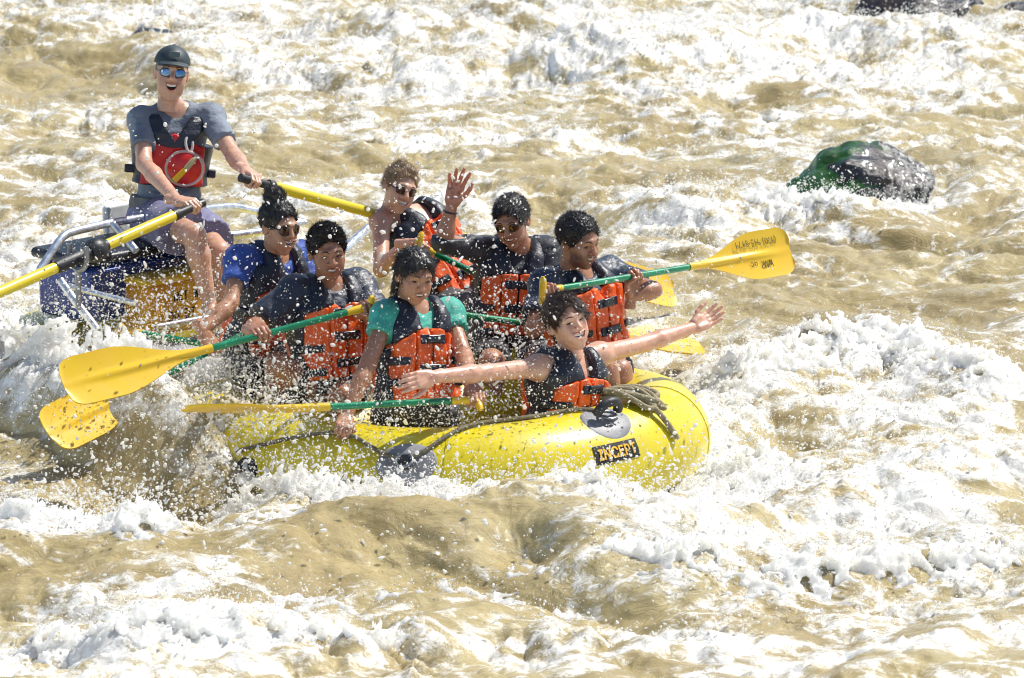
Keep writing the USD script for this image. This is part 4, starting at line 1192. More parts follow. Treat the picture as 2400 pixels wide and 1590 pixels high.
    if gap:
        xa = np.linspace(-.9, .9, 15) * wd
        sy = np.array([hi_['surf'](x_, hi_['top'](x_) + .004) for x_ in xa]) - .0065
        sy = np.minimum(sy, .5 * (sy + ndimage.gaussian_filter1d(sy, 2, mode='nearest')))
        def teeth(z0, z1, dy):
            g = np.stack([np.stack([xa, sy + dy, z0], -1), np.stack([xa, sy + dy, z1], -1)], 1)
            return slab(g, g - V(0, .004, 0))
        zt = hi_['top'](xa) + .002
        inh(teeth(zt, np.maximum(zt - .0105, hi_['bot'](xa) + .0005), 0), 'upper_teeth', teeth_mat, bd)
        if mo_ > .5:
            inh(sphere((0, .066, mz - gap * .75), (wd * .7, .020, .0055)), 'tongue', M('tongue', (.30, .06, .06), .3), bd)
        if mo_ > .6 and hi_['smile'] > .6:
            zb = hi_['bot'](xa)
            inh(teeth(zb + .0048, zb - .001, -.002), 'lower_teeth', teeth_mat, bd)
    make_hair(hair, inh, t, HF, hc, hs, hi_)
    if head.get('glasses'):
        make_glasses(head['glasses'], inh, hi_)
    # clothes
    for c in clothes:
        wear(c, t, J, wr, Nk, Pv, R, L, tf, sc, lat, up)
    if jacket:
        make_jacket(jacket, t, J, Pv, R, L, tf, sc)
    return t, dict(HF=HF, hc=hc, hs=hs, R=R, L=L, Pv=Pv, inh=inh, wr=wr, tf=tf)

def noisy(m, amp, freq, seed, stretch=(1, 1, 1)):
    n = m.vertex_normals
    m.vertices = m.vertices + n * (amp * fb3(np.asarray(m.vertices) * freq * np.array(stretch), 2, seed))[:, None]
    return m

def strands(name, roots, tips, mat, parent, width=0.0016, bend=None, n=5, rng=None):
    """Fine hair curves from roots to tips (world coordinates)."""
    rng = rng or np.random.default_rng(5)
    N = len(roots)
    t = np.linspace(0, 1, n)[None, :, None]
    p = roots[:, None] * (1 - t) + tips[:, None] * t
    if bend is not None:
        p = p + bend[:, None] * (t * (1 - t) * 4)
    p = p - base_of(parent)
    cv = UsdGeom.BasisCurves.Define(stage, path_of(name, parent))
    cv.CreateTypeAttr('linear')
    cv.CreateCurveVertexCountsAttr(Vt.IntArray.FromNumpy(np.full(N, n, np.int32)))
    cv.CreatePointsAttr(Vt.Vec3fArray.FromNumpy(p.reshape(-1, 3).astype(np.float32)))
    w = np.tile(np.linspace(1, .35, n) * width, N)
    cv.CreateWidthsAttr(Vt.FloatArray.FromNumpy(w.astype(np.float32)))
    cv.SetWidthsInterpolation('vertex')
    UsdShade.MaterialBindingAPI.Apply(cv.GetPrim()).Bind(mat)
    return cv.GetPrim()

def make_hair(hair, inh, t, HF, hc, hs, hi_):
    style, mat = hair[0], hair[1]
    seed = hair[2] if len(hair) > 2 else 1
    rng = np.random.default_rng(seed)
    F = Field((-.125, -.16, -.16), (.125, .13, .20), 0.0045)
    thick = {'short': .012, 'curly': .013, 'crop': .011, 'cap': .003, 'bun': .011, 'back': .010, 'long': .010, 'pixie': .013}[style]
    F.ell((0, -.016, .040), (.077 + thick, .097 + thick, .084 + thick), k=.01)
    line = {'short': .094, 'curly': .096, 'crop': .096, 'cap': .06, 'bun': .096, 'back': .104, 'long': .096, 'pixie': .098}[style]
    X = np.stack(np.meshgrid(*F.axes(np.zeros(3, int), F.n), indexing='ij'), -1)
    x, y, z = X[..., 0], X[..., 1], X[..., 2]
    wob = .007 * n3(X * 55, seed) + .010 * n3(X * V(120, 60, 40), seed + 2)
    # keep what lies behind the hairline: a plane that climbs from the nape over the ears to the forehead
    hl = np.interp(y, [-.12, -.05, -.012, .02, .045, .075, .13], [-.085 if style in ('bun', 'long', 'back') else -.062, -.06, .004, -.016, .022, line - .014, line]) - .012 * np.clip(np.abs(x) / .07, 0, 1) ** 2 * (y > .03)
    cut = (hl - z + wob) * .8
    F.F = np.maximum(F.F, cut)
    if style == 'bun':
        for k in range(16):
            a, b = rng.uniform(0, 6.3), rng.uniform(-.8, .8)
            c = V(.0, -.060, .146) + .030 * V(math.cos(a), math.sin(a), b)
            F.ell(c, rng.uniform(.018, .032, 3), k=.010)
        F.cone((0, -.04, .10), (0, -.055, .142), .045, .036, k=.03)
    if style == 'long':
        for s in (-1, 1):
            F.cone((s * .070, -.03, .02), (s * .066, -.045, -.10), .022, .014, k=.02)
        F.cone((0, -.085, .0), (0, -.085, -.13), .05, .03, k=.03, flat=(V(0, 1, 0), .6))
        F.cone((-.02, .074, .098), (.05, .066, .055), .016, .010, k=.012)
    if style == 'back':
        F.cone((.01, -.10, .02), (.02, -.135, -.02), .03, .02, k=.02)
        F.cone((-.02, .05, .112), (.03, -.02, .128), .018, .02, k=.02)
    if style == 'pixie':
        for k in range(7):
            a = k / 6
            F.cone((-.030 + .035 * a, .040, .116), (-.070 + .044 * a, .074 + .016 * a, .022 + .036 * a), .011, .0045, k=.010)
        F.cone((-.074, .03, .06), (-.078, .035, -.005), .014, .006, k=.01)
    if style == 'crop':
        F.ell((0, .045, .108), (.055, .035, .026), k=.02)
    m = F.mesh(2)
    amp, fr = {'short': (.006, 75), 'curly': (.006, 80), 'crop': (.005, 60), 'cap': (.003, 50), 'bun': (.005, 80), 'back': (.005, 80), 'long': (.006, 75), 'pixie': (.007, 70)}[style]
    st = {'short': (1, .5, .7), 'curly': (1, 1, 1), 'crop': (1, .5, .8), 'cap': (1, 1, 1), 'bun': (1.2, .5, .5), 'back': (1.5, .4, .6), 'long': (1.4, .6, .35), 'pixie': (1.3, .6, .5)}[style]
    m = noisy(m, amp, fr, seed, st)
    hp = inh(m, 'hair', mat)
    # loose strands standing proud of the mass
    pt, fi = trimesh.sample.sample_surface(m, {'curly': 5200, 'cap': 500}.get(style, 5200), seed=seed)
    nr = m.face_normals[fi]
    keep = nr[:, 2] > -.75
    pt, nr = pt[keep], nr[keep]
    flow = {'short': V(.1, .9, -.2), 'curly': V(0, 0, .3), 'crop': V(-.2, .7, .6), 'cap': V(0, -.3, -1), 'bun': V(0, -.5, .9), 'back': V(.1, -1, .1), 'long': V(0, -.1, -1), 'pixie': V(-.9, .5, -.5)}[style]
    ln = {'short': .024, 'curly': .015, 'crop': .024, 'cap': .012, 'bun': .030, 'back': .036, 'long': .044, 'pixie': .038}[style]
    d = flow - nr * (nr @ flow)[:, None] + nr * {'curly': .8, 'crop': .34, 'short': .20}.get(style, .09) + rng.normal(0, {'curly': .5}.get(style, .11), nr.shape)
    tips = pt + unit(d) * (ln * rng.uniform(.5, 1.2, len(pt)))[:, None]
    w = lambda a: (a * hs) @ HF.T + hc
    strands('hair_strands', w(pt - nr * .002), w(tips), mat, t, 0.0013, rng=rng)

def make_glasses(kind, inh, hi_):
    big = kind == 'big'
    rx, rz = (.030, .024) if big else (.0265, .019)
    y0 = max(hi_['ey'].values()) + .012
    lens = lens_blue if kind == 'mirror' else lens_brown
    fr = []
    for s in (-1, 1):
        tt = np.linspace(0, 2 * np.pi, 25)
        c = V(s * .033, y0, .004)
        e = 2 / 2.6
        loop = np.array([c + V(rx * np.sign(math.cos(a)) * abs(math.cos(a)) ** e, -.012 * (math.cos(a) * s > 0) * abs(math.cos(a)), rz * np.sign(math.sin(a)) * abs(math.sin(a)) ** e + .002) for a in tt])
        fr.append(tube(loop, .0026 if not big else .0034, 7, caps=False))
        fr.append(tube(spline([c + V(s * rx, -.012, .008), V(s * .076, .045, .010), V(s * .079, -.005, .012), V(s * .078, -.03, .0)], 14), .0028 if not big else .0038, 7))
    fr.append(tube(spline([V(-.008, y0, .008), V(0, y0 + .003, .011), V(.008, y0, .008)], 7), .0026, 7))
    g = inh(join(fr), 'sunglasses', frame_dark)
    for s in (-1, 1):
        m = trimesh.creation.icosphere(3)
        v = m.vertices
        v = np.sign(v) * np.abs(v) ** .86
        m.vertices = v * V(rx, .0042, rz) + V(s * .033, y0, .006)
        m.vertices[:, 1] -= np.clip((m.vertices[:, 0] * s - .033), 0, 1) * .4
        inh(m, 'lens', lens, g)

def wear(c, t, J, wr, Nk, Pv, R, L, tf, sc, lat, up):
    kind, mat = c['kind'], c['mat']
    g = c.get('grow', .012)
    seed = c.get('seed', 3)
    if kind == 'shirt':
        ends = {}
        for s in 'AB':
            sh, el = J['sh' + s], J['el' + s]
            ends[s] = sh + (el - sh) * c.get('sleeve', .55)
        pts = [Nk, Pv, J['shA'], J['shB'], ends['A'], ends['B']]
        if c.get('long'):
            pts += [J['elA'], J['elB']]
        F = Field(np.min(pts, 0) - .24, np.max(pts, 0) + .24, .0115)
        F.add(lambda x: np.maximum(tf((x - Pv) @ R, g), -(((x - Pv) @ up) - c.get('hem', -.02) * L)), np.minimum(Nk, Pv) - .28, np.maximum(Nk, Pv) + .28, k=.02)
        for s in 'AB':
            sh, el = J['sh' + s], J['el' + s]
            if c.get('sleeve', .55) <= 0.05: continue
            F.cone(Nk - up * .018, sh, .052 * sc + g, .060 * sc + g, k=.04)
            F.cone(sh, sh, .062 * sc + g, .062 * sc + g, k=.03)
            lf = c.get('long', {}).get(s) if isinstance(c.get('long'), dict) else None
            if lf:
                F.cone(sh, el, .052 * sc + g, .045 * sc + g, k=.02)
                e2 = el + (wr[s] - el) * lf
                F.cone(el, e2, .045 * sc + g, .042 * sc + g, k=.02)
                d, e = unit(wr[s] - el), e2
            else:
                d, e = unit(el - sh), ends[s]
                F.cone(sh, e + d * .04, .054 * sc + g, (.052 * sc + g) * c.get('flare', 1.08), k=.02)
            F.add(lambda x, d=d, e=e: np.maximum(-((x - e) @ d), np.linalg.norm(x - e - d * .05, axis=-1) - .12), e - .16, e + .18, k=.004, op='s')
        nk = Nk + up * .02 + R[:, 1] * .05
        F.ell(nk, (.060 * sc, .070 * sc, .055), R=R, k=.01, op='s')
        m = F.mesh(3)
        m = noisy(m, c.get('wr', .006), 12, seed, (1, 1, 1.0))
        m = noisy(m, .0045, 30, seed + 3, (.5, 1, 1.6))
        m = noisy(m, .002, 75, seed + 5, (.6, 1, 1.4))
        obj('shirt', m, mat, t, smooth=True)
    if kind == 'legs':
        # trousers or shorts: over the hips and down each leg by the given share of thigh and calf
        pts = [Pv] + [J['kn' + s] for s in 'AB'] + [J['an' + s] for s in 'AB']
        F = Field(np.min(pts, 0) - .24, np.max(pts, 0) + .24, .013)
        F.add(lambda x: np.maximum(tf((x - Pv) @ R, g), ((x - Pv) @ up) - c.get('waist', .12) * L), Pv - .3, Pv + .3, k=.02)
        for s in 'AB':
            hp = Pv + lat * ((-1 if s == 'A' else 1) * .095 * sc)
            kn, an = J['kn' + s], J['an' + s]
            th = c.get('thigh', 1.0)
            e = hp + (kn - hp) * min(th, 1.0)
            F.cone(hp, e + unit(kn - hp) * (.03 if th < 1 else 0), .092 * sc + g, (.092 + (.062 - .092) * min(th, 1)) * sc + g * c.get('flare', 1.0), k=.03)
            d = unit(kn - hp)
            if th >= 1.0 and c.get('calf', 0) > 0:
                e = kn + (an - kn) * c['calf']; d = unit(an - kn)
                F.cone(kn, e, .062 * sc + g, .052 * sc + g, k=.02)
            F.add(lambda x, d=d, e=e: np.maximum(-((x - e) @ d), np.linalg.norm(x - e - d * .06, axis=-1) - .15), e - .2, e + .22, k=.004, op='s')
        m = noisy(noisy(F.mesh(3), .012, 10, seed), .005, 32, seed + 1)
        obj(c.get('name', 'trousers'), m, mat, t, smooth=True)

def make_jacket(jk, t, J, Pv, R, L, tf, sc):
    """Rafting life jacket in torso coordinates: black yoke with straps, orange front and back panels, buckles."""
    g = jk.get('grow', .043)
    lo_h, top_h = jk.get('low', .10), jk.get('top', .93)
    h = .0085
    F = Field((-.30, -.26, -.05), (.30, .28, L * 1.12), h)
    X = np.stack(np.meshgrid(*F.axes(np.zeros(3, int), F.n), indexing='ij'), -1)
    x, y, z = X[..., 0], X[..., 1], X[..., 2]
    hh = z / L
    d = tf(X, g)
    # rounded lower hem and top
    d = np.maximum(d, np.maximum(lo_h * L - z, z - top_h * L))
    F.F = d
    for s in (-1, 1):                                   # shoulder straps over the top
        pth = np.array([(s * .086 * sc, .085 * sc + g * .5, .80 * L), (s * .084 * sc, .060, .95 * L), (s * .086 * sc, .0, 1.03 * L), (s * .088 * sc, -.06, .95 * L), (s * .10 * sc, -.075 * sc - g * .5, .78 * L)])
        pth = spline(pth, 12)
        for a, b in zip(pth[:-1], pth[1:]):
            F.cone(a, b, .036, .036, k=.02)
    for s, k in ((-1, 'A'), (1, 'B')):
        sh = (J['sh' + k] - Pv) @ R; el = (J['el' + k] - Pv) @ R
        dr = unit(el - sh)
        F.cone(sh - unit(V(s, 0, 0)) * -.02, sh + V(s * .12, 0, -.02) , .074 * sc, .10 * sc, k=.015, op='s')
        F.cone(sh, sh + dr * .22, .066 * sc, .07 * sc, k=.015, op='s')
    F.cone((0, .02, 1.08 * L), (0, .17, (.80 - jk.get('vneck', 0.05)) * L), .066 * sc, .030, k=.012, op='s')
    F.cone((0, -.02, 1.10 * L), (0, -.12, 1.02 * L), .06, .05, k=.012, op='s')
    S = F.F.copy()
    ax_ = np.abs(x) / (.17 * sc + g)
    bz = (jk.get('edge', .60) - jk.get('drop', .24) * np.clip(ax_, 0, 1) ** 1.8) * L
    front = np.maximum(np.maximum(z - bz, -(y - .005)), np.abs(x) - (.150 * sc + g * .6))
    back = np.maximum(np.maximum(z - jk.get('back', .97) * L, y + .028), np.abs(x) - (.150 * sc + g * .6))
    W = lambda m: place(m, R, Pv)
    # black carrier
    Fb = Field(F.lo, F.lo + 1, h); Fb.n = F.n
    Fb.F = np.maximum(S, -np.minimum(front, back))
    m = noisy(Fb.mesh(3), .006, 16, 5)
    part = obj('life_jacket', W(m), jk.get('black', jacket_black), t, smooth=True)
    pil = .007 * np.cos(x * 2 * np.pi / .075) * 0
    Fo = Field(F.lo, F.lo + 1, h); Fo.n = F.n
    So = S - .008
    seams = np.minimum(np.minimum(np.abs(x) - .006, np.abs(np.abs(x) - .085 * sc) - .0025), np.abs(z - (.42 * L)) - .0015 + 10 * (np.abs(x) < .02))
    groove = np.where(S > -.016, 1, 0)
    for s in (-1, 1):
        f = np.maximum(np.maximum(So, front), -(s * x) + .005)
        f = np.maximum(f, -np.maximum(np.abs(np.abs(x) - .085 * sc) - .005, -(S + .014)))
        Fo.F = f
        obj('front_panel', W(noisy(Fo.mesh(3), .009, 22, 9 + s, (1, 1, .6))), jk.get('orange', jacket_orange), part, smooth=True)
    Fo.F = np.maximum(So, back)
    obj('back_panel', W(noisy(Fo.mesh(3), .006, 18, 12)), jk.get('orange', jacket_orange), part, smooth=True)
    def front_y(xx, zz):
        yy = np.linspace(0, .3, 121)
        q = np.stack([np.full(121, xx), yy, np.full(121, zz)], -1)
        k = np.nonzero(tf(q, g) < 0)[0]
        return yy[k.max()] if len(k) else .12
    for hz in jk.get('buckles', (.50, .34, .18)):
        zz = hz * L
        yy = front_y(0, zz)
        b = rbox((.058, .022, .034), .006); b.apply_translation((0.0, yy + .014, zz))
        bk = obj('buckle', W(b), buckle_black, part)
        for s in (-1, 1):
            st = rbox((.034, .010, .036), .004); st.apply_translation((s * .038, front_y(.038, zz) + .010, zz))
            obj('webbing', W(st), jacket_black, part)
    for hz in jk.get('side', (.42, .20)):
        for s in (-1, 1):
            Fo.F = np.maximum(np.maximum(S - .014, -(S + .012)), np.maximum(np.abs(z - hz * L) - .015, np.maximum(.088 * sc + g * .5 - s * x, -(y - .01))))
            try:
                obj('webbing', W(Fo.mesh(2)), jacket_black, part, smooth=True)
            except Exception:
                pass
    if jk.get('spine', True):
        st = rbox((.03, .012, .16), .004); st.apply_translation((0, -(.116 * sc + g + .008), .6 * L))
        obj('webbing', W(st), jacket_black, part)
    return part
# ------------------------------------------------------------------ the eight people
def JJ(**k):
    return {a: P(*b) for a, b in k.items()}
def on(p, t): return np.asarray(p[0]) + (np.asarray(p[1]) - np.asarray(p[0])) * t
def at_px(p, px):
    """Point on a shaft seen at the picture's column px."""
    ts = np.linspace(0, 1, 2001)
    q = pix(np.asarray(p[0])[None] + ts[:, None] * (np.asarray(p[1]) - np.asarray(p[0]))[None])
    return on(p, ts[np.argmin(np.abs(q[:, 0] - px))])
def grip(p, px, frm, hint, off=0.0):
    return dict(kind='grip', g=at_px(p, px), axis=np.asarray(p[1]) - np.asarray(p[0]), **{'from': P(*frm)}, hint=V(*hint))
FAIR, BROWN, DARK = (.54, .31, .21), (.43, .22, .125), (.33, .155, .088)

# guide
J = JJ(pel=(392, 512, 18.32), neck=(409, 256, 18.26), head=(402, 172, 18.16), shA=(332, 283, 18.20), shB=(494, 276, 18.24), elA=(338, 385, 18.05), elB=(549, 368, 18.05),
       knA=(455, 552, 17.82), anA=(490, 712, 17.86), knB=(514, 592, 18.0), anB=(528, 722, 18.15))
gd, I = person('man rowing at the raft stern in cap, grey shirt and red life vest', J, dict(mouth=.95, smile=.6, nose=1.05, glasses='mirror', size=1.08, jaw=1.2, beard=.12), (8, 6, 7), FAIR, ('cap', hair_brown, 2),
       [dict(kind='shirt', mat=cloth('grey_shirt', (.155, .185, .235), (.20, .235, .29)), sleeve=.62, hem=.10, grow=.006, flare=1.10, wr=.006, seed=4),
        dict(kind='legs', mat=cloth('purple_shorts', (.20, .19, .33), (.15, .15, .25)), name='shorts', thigh=.74, flare=3.4, grow=.016, waist=.16, seed=9)], None,
       dict(A=grip(oarL, 452, (420, 440, 17.9), (0, -.2, -1)), B=grip(oarR, 598, (575, 400, 17.95), (0, -.2, -1))), sc=1.0)
inh = I['inh']
cap_mat = M('cap_dark', (.022, .034, .042), .6, base2=(.03, .05, .055))
F = Field((-.12, -.14, .0), (.12, .19, .16), .0042)
F.ell((0, -.014, .046), (.088, .108, .090), k=.01)
X = np.stack(np.meshgrid(*F.axes(np.zeros(3, int), F.n), indexing='ij'), -1)
F.F = np.maximum(F.F, (.046 + .10 * np.clip(X[..., 1] - .0, -.05, .1)) - X[..., 2])
cp = inh(F.mesh(2), 'cap', cap_mat)
u, v = np.meshgrid(np.linspace(-1, 1, 17), np.linspace(0, 1, 7), indexing='ij')
bx = .074 * u; by = .066 + .02 * (1 - u * u) + v * (.052 * np.sqrt(np.clip(1 - u ** 4 * .85, 0, 1))); bz = .064 - .012 * u * u - .014 * v
brim = np.stack([bx, by, bz], -1)
inh(slab(brim, brim - V(0, 0, .005)), 'brim', cap_mat, cp)
inh(tube(np.array([(0, -.014, .132), (0, -.014, .139)]), .008, 10), 'button', cap_mat, cp)
lab = meshkit.text_mesh('RAFT', .010, .002); lab.apply_translation(-lab.bounds.mean(0))
pm = rbox((.052, .004, .024), .0015); pm.apply_translation((0, .089, .096))
inh(pm, 'patch', M('cap_patch', (.08, .11, .11), .6), cp)
# the guide's red rescue vest, worn low, with black V shaped harness
R_, Pv_, L_, tf_ = I['R'], I['Pv'], I['L'], I['tf']
W = lambda m: place(m, R_, Pv_)
F = Field((-.28, -.26, .0), (.28, .30, L_ * 1.1), .0085)
X = np.stack(np.meshgrid(*F.axes(np.zeros(3, int), F.n), indexing='ij'), -1)
x, y, z = X[..., 0], X[..., 1], X[..., 2]
base = tf_(X, .048)
side_ = np.maximum(np.abs(x) - .128, -y)
F.F = np.maximum(np.maximum(base, np.maximum(.33 * L_ - z, z - (.80 * L_ - .42 * np.abs(x)))), side_)
vest = obj('life_vest', W(noisy(F.mesh(3), .008, 18, 4)), jacket_red, gd, smooth=True)
F.F = np.maximum(np.maximum(tf_(X, .053), z - .965 * L_), np.maximum(.665 * L_ + 0.15 * np.abs(x) - z, np.abs(np.abs(x) - (.008 + np.clip(z / L_ - .62, 0, 1) * .30)) - .042))
F.F = np.maximum(F.F, -(y + .20))
obj('harness', W(noisy(F.mesh(2), .003, 20, 5)), jacket_black, vest, smooth=True)
F.F = np.maximum(tf_(X, .040), np.abs(z - .50 * L_) - .085)
obj('side_panel', W(noisy(F.mesh(2), .004, 20, 8)), jacket_black, vest, smooth=True)
pk = V(.046, .118 * .82 + .040, .50 * L_)
F2 = Field((-.14, -.05, -.14), (.14, .09, .14), .006)
F2.ell((0, 0, 0), (.088, .042, .082), k=.01)
obj('pocket', W(place(F2.mesh(2), np.eye(3), pk)), M('pocket_red', (.62, .02, .015), .35, coat=.2), vest, smooth=True)
tt = np.linspace(0, 2 * np.pi, 40)
obj('pocket_rim', W(tube(np.stack([pk[0] + .076 * np.cos(tt), pk[1] + .020 + 0 * tt, pk[2] + .071 * np.sin(tt)], -1), .0065, 8)), M('pale_rim', (.55, .42, .38), .5), vest)
kn_ = [V(-.042, 0, -.052), V(.004, .0, 0.0), V(.040, 0, .046)]
hd = tube(np.array([pk + V(0, .046, 0) + kn_[0], pk + V(0, .052, 0) + kn_[1] * 1.0]), [.013, .011], 8)
obj('knife_handle', W(hd), blade_yellow, vest)
obj('knife_sheath', W(tube(np.array([pk + V(0, .050, 0) + kn_[1], pk + V(0, .046, 0) + kn_[2] * .8, pk + V(0, .042, 0) + kn_[2] * 1.1]), [.0125, .013, .006], 8)), M('sheath', (.42, .36, .20), .5), vest)
obj('whistle_cord', W(tube(spline([V(.06, .115, .80 * L_), V(.075, .142, .72 * L_), V(.065, .155, .64 * L_), V(.045, .155, .72 * L_), V(.058, .128, .81 * L_)], 24), .006, 7)), M('pale_cord', (.5, .5, .48), .6), vest)
obj('webbing', W(place(rbox((.045, .022, .035), .006), np.eye(3), V(-.172, .02, .44 * L_))), jacket_black, vest)
obj('webbing', W(place(rbox((.035, .022, .035), .006), np.eye(3), V(.170, .04, .44 * L_))), jacket_black, vest)
# belt: grey wrap round his hips
F.F = np.maximum(np.maximum(tf_(X, .028), z - .20 * L_), .02 * L_ - z)
obj('waist_wrap', W(noisy(F.mesh(2), .010, 16, 6)), cloth('grey_wrap', (.12, .12, .115), (.17, .17, .16)), gd, smooth=True)

navy = cloth('navy_shirt', (.012, .018, .036), (.020, .028, .052), rough=.45, wet=.25)
dark_short = cloth('dark_shorts', (.014, .015, .020), (.022, .023, .03), rough=.5, wet=.2)
grey_trous = cloth('grey_trousers', (.055, .06, .068), (.085, .09, .10), rough=.6, wet=.1)
# woman with the bun
J = JJ(pel=(604, 842, 17.32), neck=(641, 592, 17.22), head=(654, 533, 17.10), shA=(562, 610, 17.10), shB=(708, 600, 17.38), elA=(541, 712, 16.98), elB=(716, 716, 17.3), wrB=(690, 770, 17.2),
       knA=(590, 878, 17.1), anA=(612, 970, 17.2), knB=(690, 850, 17.05), anB=(705, 950, 17.1))
person('woman with dark hair in a high bun, blue shirt and big sunglasses', J, dict(mouth=.85, smile=.8, glasses='big', female=True, size=.97), (42, -6, 4), BROWN, ('bun', hair_black, 3),
       [dict(kind='shirt', mat=cloth('blue_shirt', (.018, .06, .30), (.028, .09, .38)), sleeve=.52, seed=5), dict(kind='legs', mat=dark_short, name='shorts', thigh=1.0, calf=.4)],
       dict(edge=.83, drop=.24, side=(.50, .26), buckles=(.66, .44, .22)), dict(A=grip(pB, 497, (502, 795, 16.9), (.2, -.3, -1)), B=grip(pB, 680, (700, 750, 17.2), (0, -.5, -1))), sc=.93)
# man in navy shirt
J = JJ(pel=(785, 915, 17.00), neck=(764, 668, 16.98), head=(767, 591, 16.86), shA=(690, 688, 16.90), shB=(838, 672, 17.04), elA=(604, 765, 16.80), elB=(892, 762, 16.92),
       knA=(650, 856, 16.82), anA=(668, 960, 17.0), knB=(800, 930, 16.80), anB=(800, 1020, 16.9))
person('man with short wet black hair and soaked navy shirt pulling a paddle', J, dict(mouth=.30, smile=.4, nose=1.15, jaw=1.08, squint=.6, beard=.25, brow=1.2, size=1.05), (16, -9, -3), DARK, ('crop', hair_black, 4),
       [dict(kind='shirt', mat=navy, sleeve=.85, seed=6, flare=1.3, grow=.016), dict(kind='legs', mat=dark_short, name='shorts', thigh=.62, flare=1.6)],
       dict(edge=.82, drop=.10, low=.15, buckles=(.74, .52, .27)), dict(A=grip(pA, 612, (598, 772, 16.75), (.1, .3, -1)), B=grip(pA, 880, (905, 735, 16.8), (-.2, .6, -.6))), sc=1.04)
# woman in brown sunglasses
J = JJ(pel=(1068, 700, 18.24), neck=(960, 503, 18.26), head=(937, 441, 18.12), shA=(893, 520, 18.14), shB=(1014, 500, 18.34), elA=(893, 632, 17.98), elB=(1128, 615, 18.22),
       knA=(1120, 735, 17.80), anA=(1130, 850, 17.8), knB=(1150, 720, 18.0), anB=(1165, 830, 18.0))
person('laughing woman with fair hair tied back leaning in brown sunglasses', J, dict(mouth=.7, smile=1.0, glasses='brown', female=True, size=.98), (24, -6, 17), FAIR, ('back', hair_fair, 5),
       [dict(kind='legs', mat=grey_trous, name='trousers', thigh=1.0, calf=.8)],
       dict(edge=.84, drop=.20, low=.04, buckles=(.74, .46, .18)), dict(A=grip(pF, 988, (955, 592, 17.85), (.1, .4, -.8)), B=grip(pF, 1143, (1140, 640, 18.05), (.1, .4, -.8))), sc=.95)
# man waving
J = JJ(pel=(1202, 832, 17.86), neck=(1214, 578, 17.86), head=(1200, 519, 17.72), shA=(1140, 590, 17.82), shB=(1284, 592, 17.84), elA=(1040, 566, 17.66), elB=(1290, 700, 17.75), wrA=(1059, 486, 17.62),
       knA=(1150, 850, 17.4), anA=(1160, 960, 17.4), knB=(1260, 850, 17.45), anB=(1270, 960, 17.45))
wm, I2 = person('man in dark long sleeved top raising one open hand', J, dict(mouth=.38, smile=.9, glasses='brown', nose=1.1, beard=.25, size=1.02), (-16, -16, -8), (.40, .19, .108), ('short', hair_black, 6),
       [dict(kind='shirt', mat=cloth('black_top', (.014, .016, .02), (.03, .034, .04), rough=.5, wet=.2), sleeve=.9, long=dict(A=.12, B=.5), seed=7), dict(kind='legs', mat=dark_short, name='shorts', thigh=.8)],
       dict(edge=.74, drop=.06, low=.20, buckles=(.64, .42)), dict(A=dict(kind='open', w=P(1059, 480, 17.62), tip=P(1082, 378, 17.60), palm=V(.15, -1, .15), curl=.10, spread=1.1), B=grip(pG, 1240, (1280, 730, 17.6), (-.2, -.5, -.8))), sc=1.0)
wb = I2['wr']['A'] + unit(P(1059, 480, 17.62) - P(1040, 566, 17.66)) * -.03
obj('wristband', ring(wb, unit(P(1059, 480, 17.62) - P(1040, 566, 17.66)), V(1, 0, 0), .027, .004), buckle_black, wm)
# man with the raised paddle
J = JJ(pel=(1392, 872, 17.44), neck=(1349, 640, 17.40), head=(1356, 566, 17.26), shA=(1276, 668, 17.26), shB=(1428, 640, 17.52), elA=(1250, 772, 17.10), elB=(1532, 680, 17.42),
       knA=(1420, 868, 17.0), anA=(1430, 960, 17.0), knB=(1452, 870, 17.1), anB=(1460, 960, 17.1))
person('bearded man with curly black hair smiling behind a raised paddle', J, dict(mouth=.28, smile=1.0, nose=1.15, jaw=1.06, beard=.75, squint=.55, brow=1.2, size=1.04), (46, -12, -4), (.34, .165, .095), ('curly', hair_black, 7),
       [dict(kind='shirt', mat=cloth('blue_black_shirt', (.014, .026, .052), (.022, .038, .07), rough=.45, wet=.2), sleeve=.72, seed=8, flare=1.15), dict(kind='legs', mat=dark_short, name='shorts', thigh=.8)],
       dict(edge=.84, drop=.04, low=.15, buckles=(.68, .40)), dict(A=grip(pE, 1292, (1262, 735, 17.05), (.3, .5, .6)), B=grip(pE, 1490, (1525, 668, 17.40), (-.1, -.9, -.2))), sc=1.0)
# woman in teal
J = JJ(pel=(978, 968, 16.64), neck=(969, 722, 16.66), head=(971, 647, 16.54), shA=(906, 742, 16.58), shB=(1050, 736, 16.72), elA=(864, 850, 16.46), elB=(1088, 835, 16.58), wrA=(820, 985, 16.36),
       knA=(905, 978, 16.62), anA=(915, 1080, 16.75), knB=(1040, 970, 16.58), anB=(1050, 1080, 16.7))
ss, aa = on_tube(806, 1024)
hp = tube_pt(ss, aa, .02)
person('woman in teal shirt with wet black hair reaching down to the grab line', J, dict(mouth=.42, smile=-0.1, squint=.6, female=True, size=1.0, beard=0), (24, -14, 6), (.40, .20, .115), ('long', hair_black, 8),
       [dict(kind='shirt', mat=cloth('teal_shirt', (.03, .33, .25), (.05, .42, .33), wet=.15), sleeve=.42, seed=9, grow=.012, hem=.14), dict(kind='legs', mat=dark_short, name='trousers', thigh=1.0, calf=.8)],
       dict(edge=.79, drop=.22, low=.12, buckles=(.68, .40), side=(.48, .28)), dict(A=dict(kind='grip', g=hp, axis=P(850, 1040, 16.4) - P(760, 1018, 16.4), **{'from': P(824, 975, 16.40)}, hint=V(0, .5, -.9)), B=grip(pD, 1119, (1112, 900, 16.42), (.3, .4, -.8))), sc=.95)
